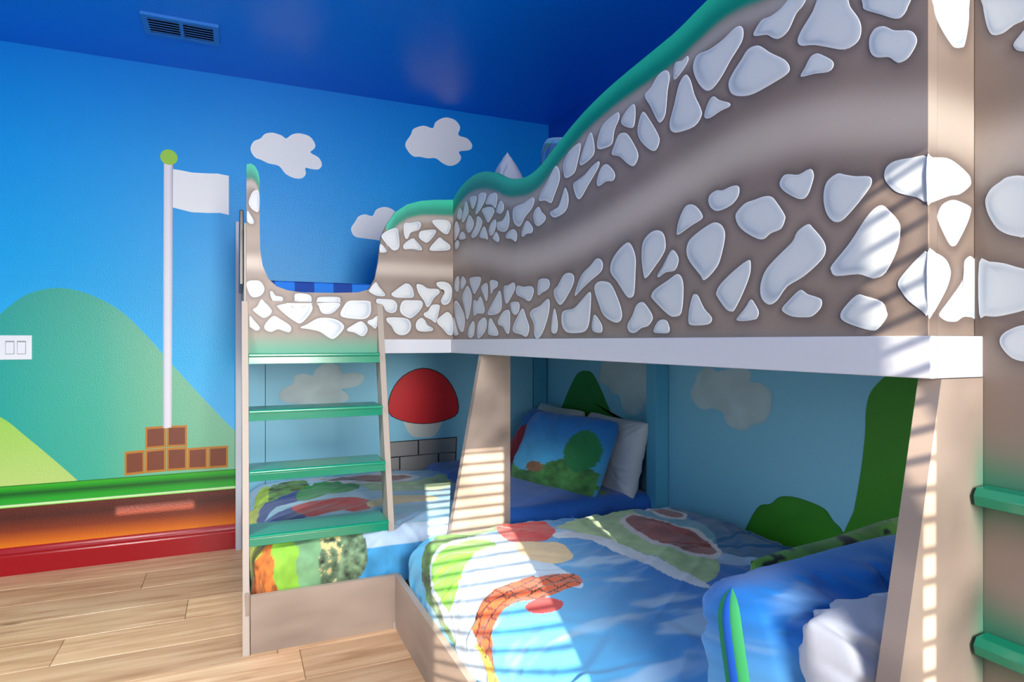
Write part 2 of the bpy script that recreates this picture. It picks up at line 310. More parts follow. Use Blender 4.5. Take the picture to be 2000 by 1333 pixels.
# ---------------------------------------------------------------- measured outlines (metres, in the plane of each surface)
ST_BIG=[[(2.8616,1.8412),(2.8337,1.8145),(2.8616,1.786),(2.9092,1.8038),(2.8938,1.8319)],[(2.7792,1.8581),(2.7404,1.8029),(2.7792,1.7774),(2.819,1.7645),(2.8411,1.7824),(2.8062,1.8274)],[(2.718,1.862),(2.6425,1.8502),(2.6507,1.8204),(2.689,1.8031),(2.718,1.8368)],[(2.6022,1.853),(2.5246,1.8392),(2.5321,1.8105),(2.5942,1.7809),(2.6507,1.7716),(2.6263,1.8155)],[(2.4726,1.8226),(2.4083,1.8152),(2.3958,1.7851),(2.4153,1.7547),(2.458,1.7764),(2.5246,1.7924),(2.5095,1.8113)],[(2.5707,1.7764),(2.517,1.7772),(2.4508,1.7643),(2.4266,1.7436),(2.458,1.7226),(2.4991,1.7082),(2.5398,1.7429)],[(2.3576,1.7731),(2.3269,1.7479),(2.3309,1.7281),(2.3603,1.7207),(2.4013,1.7335),(2.3944,1.7559)],[(2.2841,1.7217),(2.2689,1.6836),(2.2816,1.6505),(2.3204,1.6405),(2.3875,1.6601),(2.3944,1.6902),(2.3402,1.6886),(2.3073,1.7032)],[(2.73,1.7833),(2.6756,1.7444),(2.684,1.7169),(2.7404,1.7026),(2.7792,1.7326),(2.7615,1.7653)],[(2.6263,1.7586),(2.5707,1.7317),(2.5785,1.7051),(2.6344,1.6744),(2.6924,1.6717),(2.7009,1.6905),(2.6458,1.722)],[(2.5474,1.6999),(2.517,1.6784),(2.4991,1.6373),(2.5321,1.6449),(2.5942,1.6598),(2.5863,1.6811)],[(2.4153,1.707),(2.4083,1.682),(2.4365,1.652),(2.4726,1.6485),(2.4902,1.674),(2.458,1.7011)],[(2.4041,1.6522),(2.3738,1.6239),(2.3875,1.6092),(2.4436,1.6317),(2.4294,1.6456)],[(2.9189,1.7868),(2.8805,1.7554),(2.8748,1.7299),(2.9189,1.7026),(2.9483,1.7007),(2.9483,1.7605)],[(2.8337,1.7233),(2.7936,1.7049),(2.7882,1.6831),(2.871,1.6911),(2.8748,1.7114)],[(2.8996,1.6935),(2.8767,1.6778),(2.8862,1.6576),(2.9325,1.6526),(2.9384,1.6835)],[(2.2377,1.6373),(2.2048,1.6241),(2.1952,1.602),(2.2096,1.5846),(2.2439,1.5995),(2.3034,1.6134),(2.288,1.6313)],[(2.103,1.647),(2.0572,1.6135),(2.0647,1.5962),(2.1086,1.5993),(2.1426,1.5931),(2.1541,1.6078),(2.1311,1.6352)],[(2.0593,1.7238),(2.0433,1.708),(2.0647,1.6845),(2.1255,1.6629),(2.1716,1.6372),(2.2254,1.661),(2.2377,1.7029),(2.2133,1.7205),(2.1368,1.7175)],[(2.0119,1.6811),(1.9863,1.6581),(1.9544,1.6365),(1.9613,1.62),(2.0119,1.6115),(2.0433,1.6297),(2.0507,1.6633)],[(1.8125,1.7048),(1.7909,1.6731),(1.7926,1.6444),(1.8169,1.6241),(1.8799,1.6187),(1.9127,1.6312),(1.9175,1.6451),(1.8661,1.6483),(1.8345,1.6781)],[(1.8753,1.7918),(1.8525,1.7669),(1.8507,1.7367),(1.8892,1.6938),(1.9127,1.6735),(1.9563,1.6911),(2.0047,1.7001),(1.9914,1.7245),(1.9465,1.7502),(1.9032,1.7794)],[(1.7205,1.8233),(1.7126,1.8042),(1.7326,1.7615),(1.7531,1.7362),(1.8082,1.7342),(1.8239,1.7598),(1.8213,1.7885),(1.7824,1.8155)],[(1.6507,1.8361),(1.6306,1.7966),(1.6358,1.7615),(1.7046,1.7495),(1.7165,1.7673),(1.6812,1.8131)],[(1.6045,1.736),(1.6066,1.7176),(1.662,1.6809),(1.7126,1.6477),(1.7408,1.6604),(1.7589,1.701),(1.7326,1.7091),(1.6851,1.7157),(1.6432,1.7307)],[(1.5575,1.7144),(1.5271,1.6902),(1.5172,1.6714),(1.5305,1.66),(1.5644,1.6668),(1.603,1.6617),(1.616,1.6742),(1.603,1.7015),(1.5818,1.7169)],[(2.89,1.5171),(2.8767,1.49),(2.8938,1.4419),(2.9384,1.4577),(2.9483,1.4836),(2.9247,1.5098)],[(2.8153,1.5088),(2.7792,1.4815),(2.8062,1.4598),(2.8429,1.4517),(2.856,1.4821),(2.8429,1.5023)],[(2.718,1.4926),(2.5942,1.4852),(2.5911,1.4596),(2.6263,1.4341),(2.6673,1.4153),(2.7009,1.4456),(2.7231,1.4708)],[(2.5095,1.4499),(2.4991,1.4136),(2.514,1.3735),(2.5474,1.4004),(2.5785,1.4333),(2.5551,1.4482)],[(2.4696,1.459),(2.3944,1.4482),(2.3944,1.4271),(2.4365,1.4171),(2.4609,1.4001),(2.4726,1.4279)],[(2.7527,1.4585),(2.7009,1.4106),(2.718,1.3472),(2.7615,1.3017),(2.7882,1.3445),(2.83,1.407),(2.7972,1.441)],[(2.5863,1.3985),(2.5398,1.3446),(2.5551,1.3231),(2.6263,1.326),(2.6723,1.3191),(2.6756,1.3858),(2.6263,1.38)],[(2.367,1.4093),(2.3468,1.3664),(2.3535,1.3305),(2.4013,1.3143),(2.4991,1.3154),(2.4726,1.3468),(2.4083,1.3859)],[(2.2291,1.4299),(2.2133,1.4078),(2.2439,1.3803),(2.297,1.3508),(2.3204,1.3803),(2.323,1.4215),(2.2816,1.4232)],[(2.1952,1.4138),(2.1368,1.4057),(2.0701,1.4023),(2.0486,1.3858),(2.0647,1.3591),(2.0919,1.3491),(2.1368,1.3637),(2.2012,1.3824)],[(2.2501,1.3533),(2.1893,1.3523),(2.1739,1.3369),(2.1833,1.313),(2.2133,1.3034),(2.2439,1.3156),(2.2563,1.3386)],[(1.9965,1.4218),(1.9367,1.4164),(1.9223,1.3984),(1.9367,1.382),(1.9762,1.3738),(2.014,1.366),(2.015,1.4061)],[(1.7909,1.4235),(1.7572,1.4133),(1.7556,1.3887),(1.7909,1.3544),(1.8257,1.3295),(1.8525,1.3238),(1.8845,1.3479),(1.891,1.3742),(1.8615,1.3891),(1.8257,1.4177)],[(1.6175,1.4487),(1.5888,1.4404),(1.5818,1.4227),(1.5959,1.4053),(1.647,1.3872),(1.7007,1.3662),(1.749,1.3455),(1.7286,1.3824),(1.7007,1.4118),(1.6545,1.4306)],[(1.4598,1.4735),(1.4353,1.4623),(1.4174,1.4288),(1.4174,1.3944),(1.4233,1.3329),(1.4414,1.3209),(1.4629,1.3286),(1.5074,1.3712),(1.5405,1.3998),(1.5371,1.4288),(1.5074,1.4543)],[(1.3193,1.4853),(1.2957,1.4719),(1.288,1.4483),(1.2931,1.4265),(1.33,1.3952),(1.3712,1.3678),(1.3825,1.384),(1.39,1.4289),(1.3825,1.4651),(1.3517,1.4839)],[(1.2578,1.4267),(1.2407,1.4104),(1.2383,1.3945),(1.2529,1.3758),(1.288,1.3746),(1.3166,1.3651),(1.3193,1.3728),(1.2983,1.3918),(1.2728,1.4207)],[(1.2431,1.3664),(1.2239,1.3528),(1.2192,1.3216),(1.2263,1.2728),(1.248,1.2627),(1.2778,1.2686),(1.3408,1.3106),(1.3462,1.3225),(1.33,1.3362),(1.2778,1.3545)],[(1.6102,1.3782),(1.5609,1.3751),(1.5305,1.3586),(1.4945,1.3091),(1.4817,1.2764),(1.4913,1.2588),(1.5205,1.2561),(1.5748,1.2762),(1.603,1.3113),(1.6299,1.3588)],[(1.6582,1.3524),(1.6485,1.3331),(1.6582,1.2637),(1.6773,1.2368),(1.7165,1.2286),(1.7995,1.2312),(1.8345,1.2562),(1.8345,1.2941),(1.8082,1.3035),(1.7531,1.3071),(1.7007,1.3324)],[(1.9367,1.3489),(1.9223,1.3283),(1.9367,1.285),(1.9762,1.2326),(2.0171,1.2112),(2.0433,1.2242),(2.0486,1.2658),(2.081,1.2994),(2.0593,1.3171),(1.9965,1.3278)],[(1.8873,1.3135),(1.8661,1.2697),(1.8661,1.2398),(1.8845,1.228),(1.9099,1.2361),(1.9061,1.2709)],[(1.6262,1.2819),(1.5888,1.2523),(1.5853,1.2334),(1.5959,1.2272),(1.6284,1.2302),(1.6432,1.242),(1.638,1.267)],[(1.394,1.306),(1.374,1.3008),(1.3435,1.2711),(1.3435,1.2562),(1.3628,1.2418),(1.3911,1.2373),(1.4204,1.2251),(1.4475,1.2289),(1.4548,1.2473),(1.4323,1.271),(1.4144,1.2979)],[(1.3009,1.2572),(1.2829,1.2528),(1.2728,1.2351),(1.2778,1.2234),(1.3087,1.2228),(1.3354,1.2254),(1.3343,1.2362),(1.3193,1.2522)],[(2.9286,1.4007),(2.8616,1.3722),(2.7972,1.3148),(2.8062,1.2578),(2.8429,1.2463),(2.89,1.2747),(2.9384,1.3322),(2.9582,1.3772)],[(2.9602,1.3204),(2.9189,1.2691),(2.8938,1.2346),(2.9602,1.2384)],[(2.684,1.2935),(2.6623,1.2727),(2.6756,1.2296),(2.718,1.2171),(2.7527,1.2303),(2.7352,1.2655)],[(2.5398,1.3048),(2.5125,1.283),(2.5321,1.2449),(2.6022,1.2166),(2.6263,1.2235),(2.623,1.2746),(2.5863,1.2963)],[(2.4653,1.299),(2.4294,1.2754),(2.3875,1.2429),(2.3944,1.2246),(2.4872,1.2307),(2.4946,1.2498),(2.4872,1.2878)],[(2.2816,1.3262),(2.2626,1.3063),(2.2689,1.2412),(2.2944,1.2324),(2.3335,1.2601),(2.3766,1.2689),(2.3848,1.2874),(2.3335,1.3193)],[(2.1448,1.3258),(2.1142,1.2912),(2.0864,1.2527),(2.1086,1.2191),(2.1599,1.2276),(2.2254,1.2366),(2.234,1.2581),(2.1952,1.294)],[(1.5009,1.8463),(1.4964,1.8269),(1.5205,1.802),(1.5305,1.7685),(1.5609,1.7643),(1.6102,1.7744),(1.6088,1.8063),(1.5818,1.8358),(1.5338,1.8463)],[(1.4263,1.844),(1.4174,1.822),(1.4233,1.786),(1.4414,1.7836),(1.4817,1.8061),(1.483,1.8225),(1.4567,1.8386)],[(1.4754,1.781),(1.4505,1.7665),(1.4115,1.7171),(1.4056,1.6915),(1.4263,1.6762),(1.4567,1.691),(1.4945,1.7205),(1.5338,1.7365),(1.5238,1.7557),(1.5009,1.7816)],[(1.3825,1.8086),(1.3572,1.7819),(1.3193,1.7305),(1.3129,1.7091),(1.3273,1.6919),(1.3517,1.6987),(1.3911,1.7317),(1.4085,1.7642),(1.3969,1.7981)],[(1.2854,1.8801),(1.2718,1.8589),(1.2804,1.8239),(1.288,1.7723),(1.3061,1.7572),(1.3219,1.7656),(1.3517,1.8133),(1.3757,1.8484),(1.3462,1.8611),(1.3193,1.8804)],[(1.2051,1.882),(1.2028,1.8689),(1.2287,1.8516),(1.2539,1.8442),(1.2568,1.8657),(1.248,1.8841),(1.2239,1.879)],[(1.2121,1.8405),(1.1936,1.8197),(1.18,1.7816),(1.1578,1.741),(1.1557,1.7226),(1.18,1.7065),(1.2335,1.7093),(1.2628,1.7198),(1.2728,1.7419),(1.2553,1.7803),(1.2359,1.8264)],[(1.0347,1.8755),(1.0244,1.8613),(1.0292,1.839),(1.0613,1.814),(1.0968,1.783),(1.1299,1.7717),(1.1578,1.7914),(1.18,1.8266),(1.1845,1.8524),(1.1689,1.8699),(1.1299,1.8653),(1.0848,1.8688),(1.0536,1.8772)],[(0.9914,1.8146),(0.9758,1.8065),(0.9505,1.7828),(0.915,1.7542),(0.9026,1.7342),(0.9088,1.7242),(0.9374,1.72),(0.9949,1.7165),(1.031,1.724),(1.0593,1.7397),(1.069,1.7641),(1.0574,1.7819),(1.031,1.8016),(1.0127,1.8157)],[(1.1153,1.754),(1.0968,1.7389),(1.0671,1.7229),(1.0651,1.7139),(1.0928,1.7134),(1.1278,1.7091),(1.1448,1.7161),(1.1427,1.7301),(1.1299,1.749)],[(0.8408,1.7357),(0.827,1.7264),(0.808,1.7093),(0.8049,1.6976),(0.8161,1.6916),(0.8465,1.7),(0.8769,1.7062),(0.8666,1.7199),(0.855,1.7344)],[(0.8934,1.8712),(0.8637,1.8538),(0.8724,1.8388),(0.8873,1.8313),(0.9057,1.8076),(0.9277,1.8016),(0.9439,1.8095),(0.9605,1.8233),(0.9914,1.8344),(0.9949,1.844),(0.974,1.8595),(0.9505,1.8562),(0.9245,1.8591)],[(0.8297,1.8438),(0.782,1.8195),(0.7719,1.7898),(0.7545,1.7592),(0.7497,1.7372),(0.757,1.7205),(0.782,1.7178),(0.8134,1.7346),(0.8465,1.7535),(0.8754,1.7647),(0.8843,1.7784),(0.8754,1.794),(0.8493,1.8179)],[(0.7425,1.7995),(0.6665,1.7609),(0.6676,1.7389),(0.6771,1.7271),(0.69,1.729),(0.7145,1.7479),(0.7425,1.7689),(0.7473,1.78)],[(0.7122,1.7273),(0.7032,1.7214),(0.69,1.7102),(0.6665,1.6996),(0.6562,1.6878),(0.6537,1.6736),(0.6665,1.6566),(0.6814,1.6538),(0.69,1.66),(0.701,1.6709),(0.7214,1.6788),(0.733,1.6927),(0.7354,1.7155),(0.726,1.7286)],[(1.1936,1.5262),(1.1733,1.5171),(1.1535,1.4955),(1.1557,1.4841),(1.1913,1.4753),(1.2383,1.4614),(1.2441,1.4701),(1.2359,1.4967),(1.2145,1.5236)],[(1.0422,1.5362),(1.0358,1.5271),(1.0403,1.5116),(1.0613,1.4979),(1.1009,1.4929),(1.1236,1.5045),(1.1329,1.5223),(1.1257,1.5353),(1.105,1.54),(1.0868,1.5361),(1.0613,1.5388)],[(0.9672,1.4976),(0.9472,1.4921),(0.9309,1.4735),(0.915,1.4503),(0.9144,1.4401),(0.9245,1.4242),(0.9505,1.4194),(0.9689,1.4106),(0.9914,1.4166),(1.031,1.4416),(1.0467,1.4648),(1.0441,1.4794),(1.02,1.4938),(0.9914,1.4961)],[(1.105,1.4679),(1.0868,1.4563),(1.0788,1.4353),(1.0888,1.3972),(1.105,1.3678),(1.1448,1.3427),(1.16,1.3559),(1.1982,1.393),(1.2089,1.4187),(1.1982,1.4415),(1.1644,1.4574),(1.1257,1.4686)],[(0.855,1.5255),(0.847,1.5116),(0.8521,1.4937),(0.8608,1.4776),(0.8724,1.4723),(0.8904,1.479),(0.9182,1.4986),(0.9277,1.5146),(0.9182,1.5275),(0.9057,1.5277),(0.8813,1.5211)],[(0.7975,1.5024),(0.782,1.497),(0.7619,1.4893),(0.7354,1.4825),(0.7302,1.4715),(0.7377,1.4591),(0.7644,1.4337),(0.7897,1.4159),(0.808,1.4202),(0.8215,1.4401),(0.8261,1.4691),(0.8188,1.4931)],[(0.7122,1.429),(0.701,1.4194),(0.6835,1.3974),(0.6807,1.3803),(0.6857,1.352),(0.7055,1.3165),(0.7237,1.3086),(0.7354,1.3108),(0.757,1.3183),(0.8001,1.3195),(0.8102,1.3304),(0.808,1.3406),(0.7744,1.3728),(0.7425,1.412),(0.726,1.4263)],[(0.8608,1.423),(0.8493,1.4143),(0.827,1.3884),(0.8209,1.37),(0.8297,1.3524),(0.8695,1.3256),(0.9088,1.3093),(0.9341,1.2834),(0.9538,1.2763),(0.9706,1.2855),(0.9782,1.3043),(0.974,1.3276),(0.9605,1.3497),(0.9309,1.372),(0.8964,1.3949),(0.8843,1.4128)],[(1.0109,1.373),(1.0037,1.3623),(1.0073,1.3386),(1.0273,1.3024),(1.0498,1.2709),(1.0613,1.2672),(1.0769,1.2735),(1.105,1.3034),(1.1058,1.3135),(1.0928,1.3296),(1.0536,1.354)],[(1.0037,1.2896),(0.9914,1.2788),(0.9816,1.2625),(0.9861,1.2508),(0.9949,1.2471),(1.0236,1.2453),(1.0422,1.2472),(1.0422,1.2527),(1.02,1.2722)],[(1.1778,1.3127),(1.1666,1.3075),(1.147,1.2782),(1.1215,1.2568),(1.1257,1.2439),(1.147,1.2394),(1.1913,1.2405),(1.2014,1.2504),(1.1982,1.2777),(1.1868,1.3088)],[(0.8739,1.2998),(0.8608,1.2911),(0.8352,1.2823),(0.8292,1.2748),(0.8325,1.2633),(0.8493,1.2498),(0.8666,1.2475),(0.8964,1.2502),(0.9182,1.2598),(0.9207,1.2687),(0.9026,1.284),(0.8843,1.2976)],[(0.7594,1.2824),(0.7425,1.2797),(0.7122,1.2682),(0.7044,1.2529),(0.7037,1.2423),(0.7191,1.2236),(0.733,1.221),(0.7619,1.2288),(0.7845,1.2383),(0.791,1.2476),(0.7845,1.261)],[(0.6378,1.4898),(0.6378,1.4554),(0.6378,1.4203),(0.6539,1.4301),(0.6739,1.4384),(0.6894,1.4475),(0.7035,1.4642),(0.7085,1.4781),(0.7035,1.4913),(0.6894,1.4969),(0.6622,1.4947)],[(0.6373,1.3408),(0.6368,1.2913),(0.6365,1.2444),(0.646,1.2504),(0.6674,1.2677),(0.6809,1.2867),(0.6847,1.2953),(0.6809,1.3049),(0.6657,1.3215),(0.6493,1.3359)]]
ST_POST=[[(0.9827,1.489),(0.9945,1.4896),(1.0296,1.4929),(1.0553,1.4869),(1.0841,1.4736),(1.0913,1.4644),(1.0894,1.4542),(1.0631,1.4384),(1.0398,1.4338),(1.0144,1.4258),(0.992,1.4185),(0.9827,1.4198)],[(1.0424,1.4275),(1.0631,1.4269),(1.0894,1.421),(1.0916,1.4129),(1.0815,1.3921),(1.0579,1.3608),(1.0475,1.354),(1.0372,1.3563),(1.022,1.3731),(1.0082,1.3931),(1.0082,1.4027),(1.0195,1.4182)],[(0.9836,1.3405),(1.004,1.3409),(1.0266,1.3332),(1.038,1.3192),(1.0393,1.3063),(1.0291,1.2848),(1.0065,1.2568),(0.9953,1.2453),(0.9848,1.2444)],[(1.0889,1.3407),(1.0995,1.3371),(1.1103,1.331),(1.1111,1.2423),(1.0942,1.2412),(1.073,1.2417),(1.0573,1.2349),(1.047,1.2335),(1.0291,1.2346),(1.014,1.2408),(1.0127,1.2472),(1.0291,1.2621),(1.0625,1.2925),(1.0717,1.3076),(1.0743,1.3308)],[(0.999,1.7462),(1.0809,1.7643),(1.0862,1.739),(1.0849,1.7139),(1.0756,1.6807),(1.0677,1.6746),(1.0522,1.6713),(1.0419,1.6743),(1.019,1.6925),(1.004,1.7104),(0.9983,1.7268)]]
ST_END=[[(0.6283,1.3304),(0.6135,1.3295),(0.593,1.3247),(0.576,1.3173),(0.565,1.313),(0.5516,1.307),(0.545,1.2849),(0.5516,1.2577),(0.565,1.2498),(0.5859,1.2444),(0.6046,1.2414),(0.6194,1.2432),(0.6283,1.2468)],[(0.565,1.2272),(0.5788,1.2235),(0.593,1.215),(0.5985,1.2038),(0.5944,1.191),(0.5816,1.1768),(0.565,1.1718),(0.5516,1.1776),(0.5516,1.2238)],[(0.566,1.4548),(0.5869,1.4585),(0.5984,1.4532),(0.6101,1.4462),(0.6176,1.4347),(0.6191,1.4235),(0.6146,1.4046),(0.6027,1.3814),(0.5883,1.3694),(0.5729,1.3631),(0.5646,1.3614),(0.5485,1.3725),(0.5485,1.4371)],[(0.621,1.7577),(0.5516,1.7228),(0.5623,1.694),(0.5788,1.6907),(0.593,1.6851),(0.6046,1.6866),(0.612,1.6937),(0.6179,1.7119),(0.6225,1.742)],[(0.5596,1.6772),(0.5719,1.6702),(0.5788,1.6622),(0.5774,1.6545),(0.5705,1.6473),(0.5516,1.6412)]]
ST_LEFT=[[(0.0689,1.8552),(0.0932,1.8586),(0.0932,1.7735),(0.0715,1.7744),(0.056,1.7926),(0.0534,1.8147)],[(0.0467,1.7696),(0.056,1.7592),(0.0715,1.7325),(0.0725,1.7187),(0.0637,1.7135),(0.0467,1.7251)],[(0.6978,1.7414),(0.7101,1.727),(0.7163,1.6541),(0.6916,1.6343),(0.6671,1.6511),(0.6324,1.6914),(0.6367,1.7098),(0.6671,1.7301)],[(0.6246,1.6607),(0.6427,1.6497),(0.6561,1.6262),(0.6234,1.6232)],[(0.7411,1.766),(0.7724,1.7714),(0.8103,1.7805),(0.823,1.7659),(0.8103,1.7402),(0.7724,1.7252),(0.7599,1.6998),(0.7474,1.694),(0.738,1.7229)],[(0.8294,1.7385),(0.8905,1.7472),(0.8937,1.7274),(0.8582,1.6845),(0.8358,1.6862),(0.8135,1.7033),(0.8135,1.725)],[(0.8872,1.7945),(0.9525,1.7976),(0.9737,1.7771),(0.9657,1.745),(0.9525,1.7295),(0.9263,1.739),(0.884,1.7767)],[(0.7818,1.6981),(0.7976,1.6868),(0.8262,1.6545),(0.8198,1.6418),(0.7787,1.6468),(0.7411,1.6433),(0.7361,1.6614),(0.7536,1.6809)],[(0.9165,1.7114),(0.9361,1.6988),(0.969,1.6757),(0.9644,1.6533),(0.9197,1.6463),(0.8711,1.6447),(0.8691,1.6602),(0.8937,1.6898)],[(0.0457,1.4595),(0.0663,1.4676),(0.0974,1.4654),(0.1141,1.4424),(0.1141,1.42),(0.0974,1.3998),(0.0715,1.3935),(0.056,1.407),(0.0447,1.44)],[(0.1393,1.4208),(0.1499,1.4211),(0.1605,1.4044),(0.1871,1.3995),(0.1935,1.3883),(0.1818,1.3767),(0.1552,1.3788),(0.1446,1.3927)],[(0.2437,1.4137),(0.2902,1.4151),(0.3134,1.4031),(0.3134,1.3742),(0.3134,1.3742),(0.2139,1.3718),(0.2139,1.3718),(0.241,1.381)],[(0.3456,1.4011),(0.385,1.4051),(0.4363,1.4036),(0.4408,1.3861),(0.4371,1.3772),(0.3427,1.3749),(0.3389,1.3893)],[(0.6035,1.4805),(0.6185,1.46),(0.6458,1.4276),(0.6427,1.4154),(0.6065,1.4174),(0.5736,1.4344),(0.5766,1.4465)],[(0.7505,1.4799),(0.7755,1.4655),(0.7863,1.435),(0.7818,1.4133),(0.7411,1.4103),(0.6978,1.4109),(0.6781,1.4256),(0.6978,1.4445),(0.7225,1.4636)],[(0.8008,1.4756),(0.8294,1.4748),(0.8582,1.459),(0.9067,1.4575),(0.9152,1.4389),(0.8872,1.4131),(0.8678,1.3782),(0.8518,1.3685),(0.839,1.3962),(0.8103,1.4357)],[(0.9015,1.4886),(0.9328,1.4948),(0.9657,1.4847),(0.9803,1.4536),(0.9723,1.4028),(0.9525,1.3833),(0.9328,1.3829),(0.923,1.4046),(0.9394,1.4334),(0.9328,1.4615),(0.9067,1.47)],[(0.6095,1.4006),(0.6427,1.4015),(0.6855,1.3984),(0.7052,1.3776),(0.7008,1.347),(0.6793,1.3356),(0.6518,1.346),(0.6367,1.3729),(0.6095,1.3814)],[(0.7349,1.3954),(0.7787,1.399),(0.823,1.3977),(0.8307,1.3743),(0.8103,1.3429),(0.7755,1.3145),(0.7536,1.3173),(0.7256,1.3352),(0.7194,1.3626)],[(0.8775,1.3785),(0.9145,1.3793),(0.9132,1.3511),(0.8969,1.2944),(0.8743,1.3066),(0.8422,1.3217),(0.837,1.3372),(0.8582,1.35)],[(0.9591,1.3456),(0.9829,1.3144),(0.9829,1.2385),(0.9591,1.2352),(0.9328,1.2634),(0.9067,1.2882),(0.9054,1.307),(0.9328,1.3326)],[(0.6579,1.3128),(0.7039,1.3153),(0.7536,1.3099),(0.7724,1.2868),(0.7693,1.2559),(0.7474,1.2343),(0.7163,1.2323),(0.6916,1.2493),(0.6793,1.2736),(0.6579,1.2946)],[(0.823,1.3152),(0.8422,1.3031),(0.855,1.2814),(0.8807,1.2661),(0.8743,1.2517),(0.8166,1.2501),(0.7976,1.2685),(0.8008,1.2963)]]
ST_RISER=[[(0.1014,1.3827),(0.1169,1.3703),(0.1429,1.3402),(0.1403,1.3207),(0.1169,1.3036),(0.0988,1.3089),(0.0706,1.3333),(0.0706,1.3416),(0.086,1.3529)],[(0.3097,1.3722),(0.3097,1.3722),(0.3152,1.3466),(0.2976,1.3148),(0.2651,1.2814),(0.2381,1.2912),(0.2008,1.3189),(0.168,1.3519),(0.1744,1.3605),(0.2114,1.3698),(0.2114,1.3698)],[(0.432,1.3751),(0.4198,1.3458),(0.3973,1.328),(0.3721,1.3247),(0.3526,1.333),(0.3416,1.3615),(0.3386,1.3729)],[(0.471,1.3848),(0.5172,1.389),(0.5668,1.3873),(0.5745,1.3667),(0.5727,1.3311),(0.5522,1.3071),(0.5114,1.3035),(0.4482,1.3114),(0.4368,1.3287),(0.4482,1.3551)],[(0.0553,1.3082),(0.063,1.3056),(0.0706,1.2946),(0.0937,1.2673),(0.0952,1.2534),(0.0809,1.2478),(0.0604,1.2614),(0.0553,1.2641)],[(0.1534,1.3125),(0.1796,1.2989),(0.2167,1.2741),(0.2247,1.2572),(0.2167,1.2413),(0.1955,1.2457),(0.1691,1.254),(0.1429,1.2426),(0.1195,1.2508),(0.1143,1.2674),(0.1273,1.2898)],[(0.3361,1.304),(0.3805,1.3075),(0.4198,1.2994),(0.4482,1.2794),(0.451,1.259),(0.4254,1.2268),(0.4029,1.2123),(0.3805,1.2209),(0.3471,1.2438),(0.3031,1.255),(0.2624,1.262),(0.2922,1.2777)],[(0.5288,1.2938),(0.5522,1.2746),(0.5592,1.2539),(0.5463,1.2302),(0.5288,1.226),(0.4998,1.2417),(0.471,1.2474),(0.4681,1.2591),(0.494,1.2769)],[(0.6023,1.3197),(0.6101,1.3019),(0.5964,1.2613),(0.5786,1.2718),(0.5592,1.2865),(0.5639,1.2984),(0.5816,1.3045)]]
TOP_BIG=[(2.9682,1.9017),(2.9286,1.9211),(2.8153,1.9452),(2.6756,1.9526),(2.5474,1.9373),(2.4294,1.9039),(2.3204,1.8588),(2.2193,1.8288),(2.103,1.8108),(1.9965,1.8214),(1.8985,1.852),(1.7909,1.8849),(1.6928,1.9102),(1.5748,1.9307),(1.4691,1.9419),(1.3517,1.9508),(1.248,1.9598),(1.1733,1.974),(1.1132,1.9843),(1.0422,1.9846),(0.9571,1.9705),(0.8352,1.9457),(0.7145,1.9347),(0.6357,1.9321)]
BAND=[(2.9682,1.6055),(2.7094,1.5983),(2.517,1.5697),(2.2439,1.5158),(1.9762,1.4989),(1.662,1.5226),(1.3969,1.5598),(1.1913,1.5922),(1.0273,1.6127),(0.8934,1.6096),(0.782,1.589),(0.6357,1.5465)]
TOP_LEFT=[(0.0437,1.9707),(0.0611,1.9771),(0.0777,1.9678),(0.0901,1.9446),(0.0964,1.9139),(0.097,1.6897),(0.0985,1.6),(0.1089,1.5332),(0.132,1.478),(0.1658,1.4454),(0.2129,1.4288),(0.2737,1.4215),(0.4077,1.4234),(0.5233,1.4293),(0.5706,1.4451),(0.5993,1.4966),(0.6137,1.5696),(0.621,1.6423),(0.6306,1.6985),(0.6549,1.7535),(0.6965,1.8175),(0.7536,1.8591),(0.8217,1.8824),(0.8937,1.8938),(0.9856,1.9021)]
CLOUDS=[[(0.2019,2.4418),(0.252,2.4316),(0.2773,2.4173),(0.3099,2.4446),(0.3539,2.4581),(0.4131,2.4465),(0.4445,2.4038),(0.4392,2.3758),(0.4168,2.3497),(0.4655,2.3243),(0.4844,2.2834),(0.4655,2.2539),(0.428,2.2497),(0.3871,2.253),(0.3908,2.2185),(0.3686,2.189),(0.3245,2.1844),(0.2736,2.206),(0.2376,2.248),(0.1806,2.2568),(0.1382,2.2731),(0.1032,2.2856),(0.0803,2.328),(0.0963,2.3751),(0.1347,2.3989),(0.1593,2.4286)],[(1.1256,2.6107),(1.1862,2.6022),(1.2036,2.6425),(1.2475,2.6757),(1.2917,2.6871),(1.3453,2.675),(1.3769,2.6324),(1.3633,2.5809),(1.4268,2.566),(1.4615,2.5273),(1.445,2.4907),(1.3678,2.4702),(1.3841,2.4361),(1.3633,2.3952),(1.3096,2.3678),(1.2563,2.3787),(1.208,2.407),(1.1515,2.4004),(1.0999,2.4044),(1.0572,2.4019),(1.0192,2.4346),(1.0032,2.4781),(1.0403,2.5409),(1.0572,2.5805)],[(0.7445,2.0002),(0.7926,1.9944),(0.8168,2.0369),(0.8738,2.058),(0.9315,2.0383),(0.973,1.9841),(0.973,1.8687),(0.8984,1.8229),(0.8412,1.8397),(0.8007,1.8452),(0.7366,1.8491),(0.6811,1.8575),(0.6591,1.9039),(0.6851,1.9498),(0.7048,1.9834)]]
FLAG=[(-0.3224,2.1681),(-0.2713,2.1643),(-0.2262,2.1584),(-0.1609,2.1617),(-0.0946,2.1666),(-0.0355,2.1603),(-0.0355,1.9342),(-0.0813,1.9415),(-0.1477,1.9361),(-0.2262,1.9333),(-0.2777,1.9435),(-0.3224,1.9527)]
POLE=[(-0.3665,2.2004),(-0.3211,2.1941),(-0.3287,0.7179),(-0.3716,0.7146)]
BALL=[(-0.3414,2.232),(-0.2982,2.2342)]
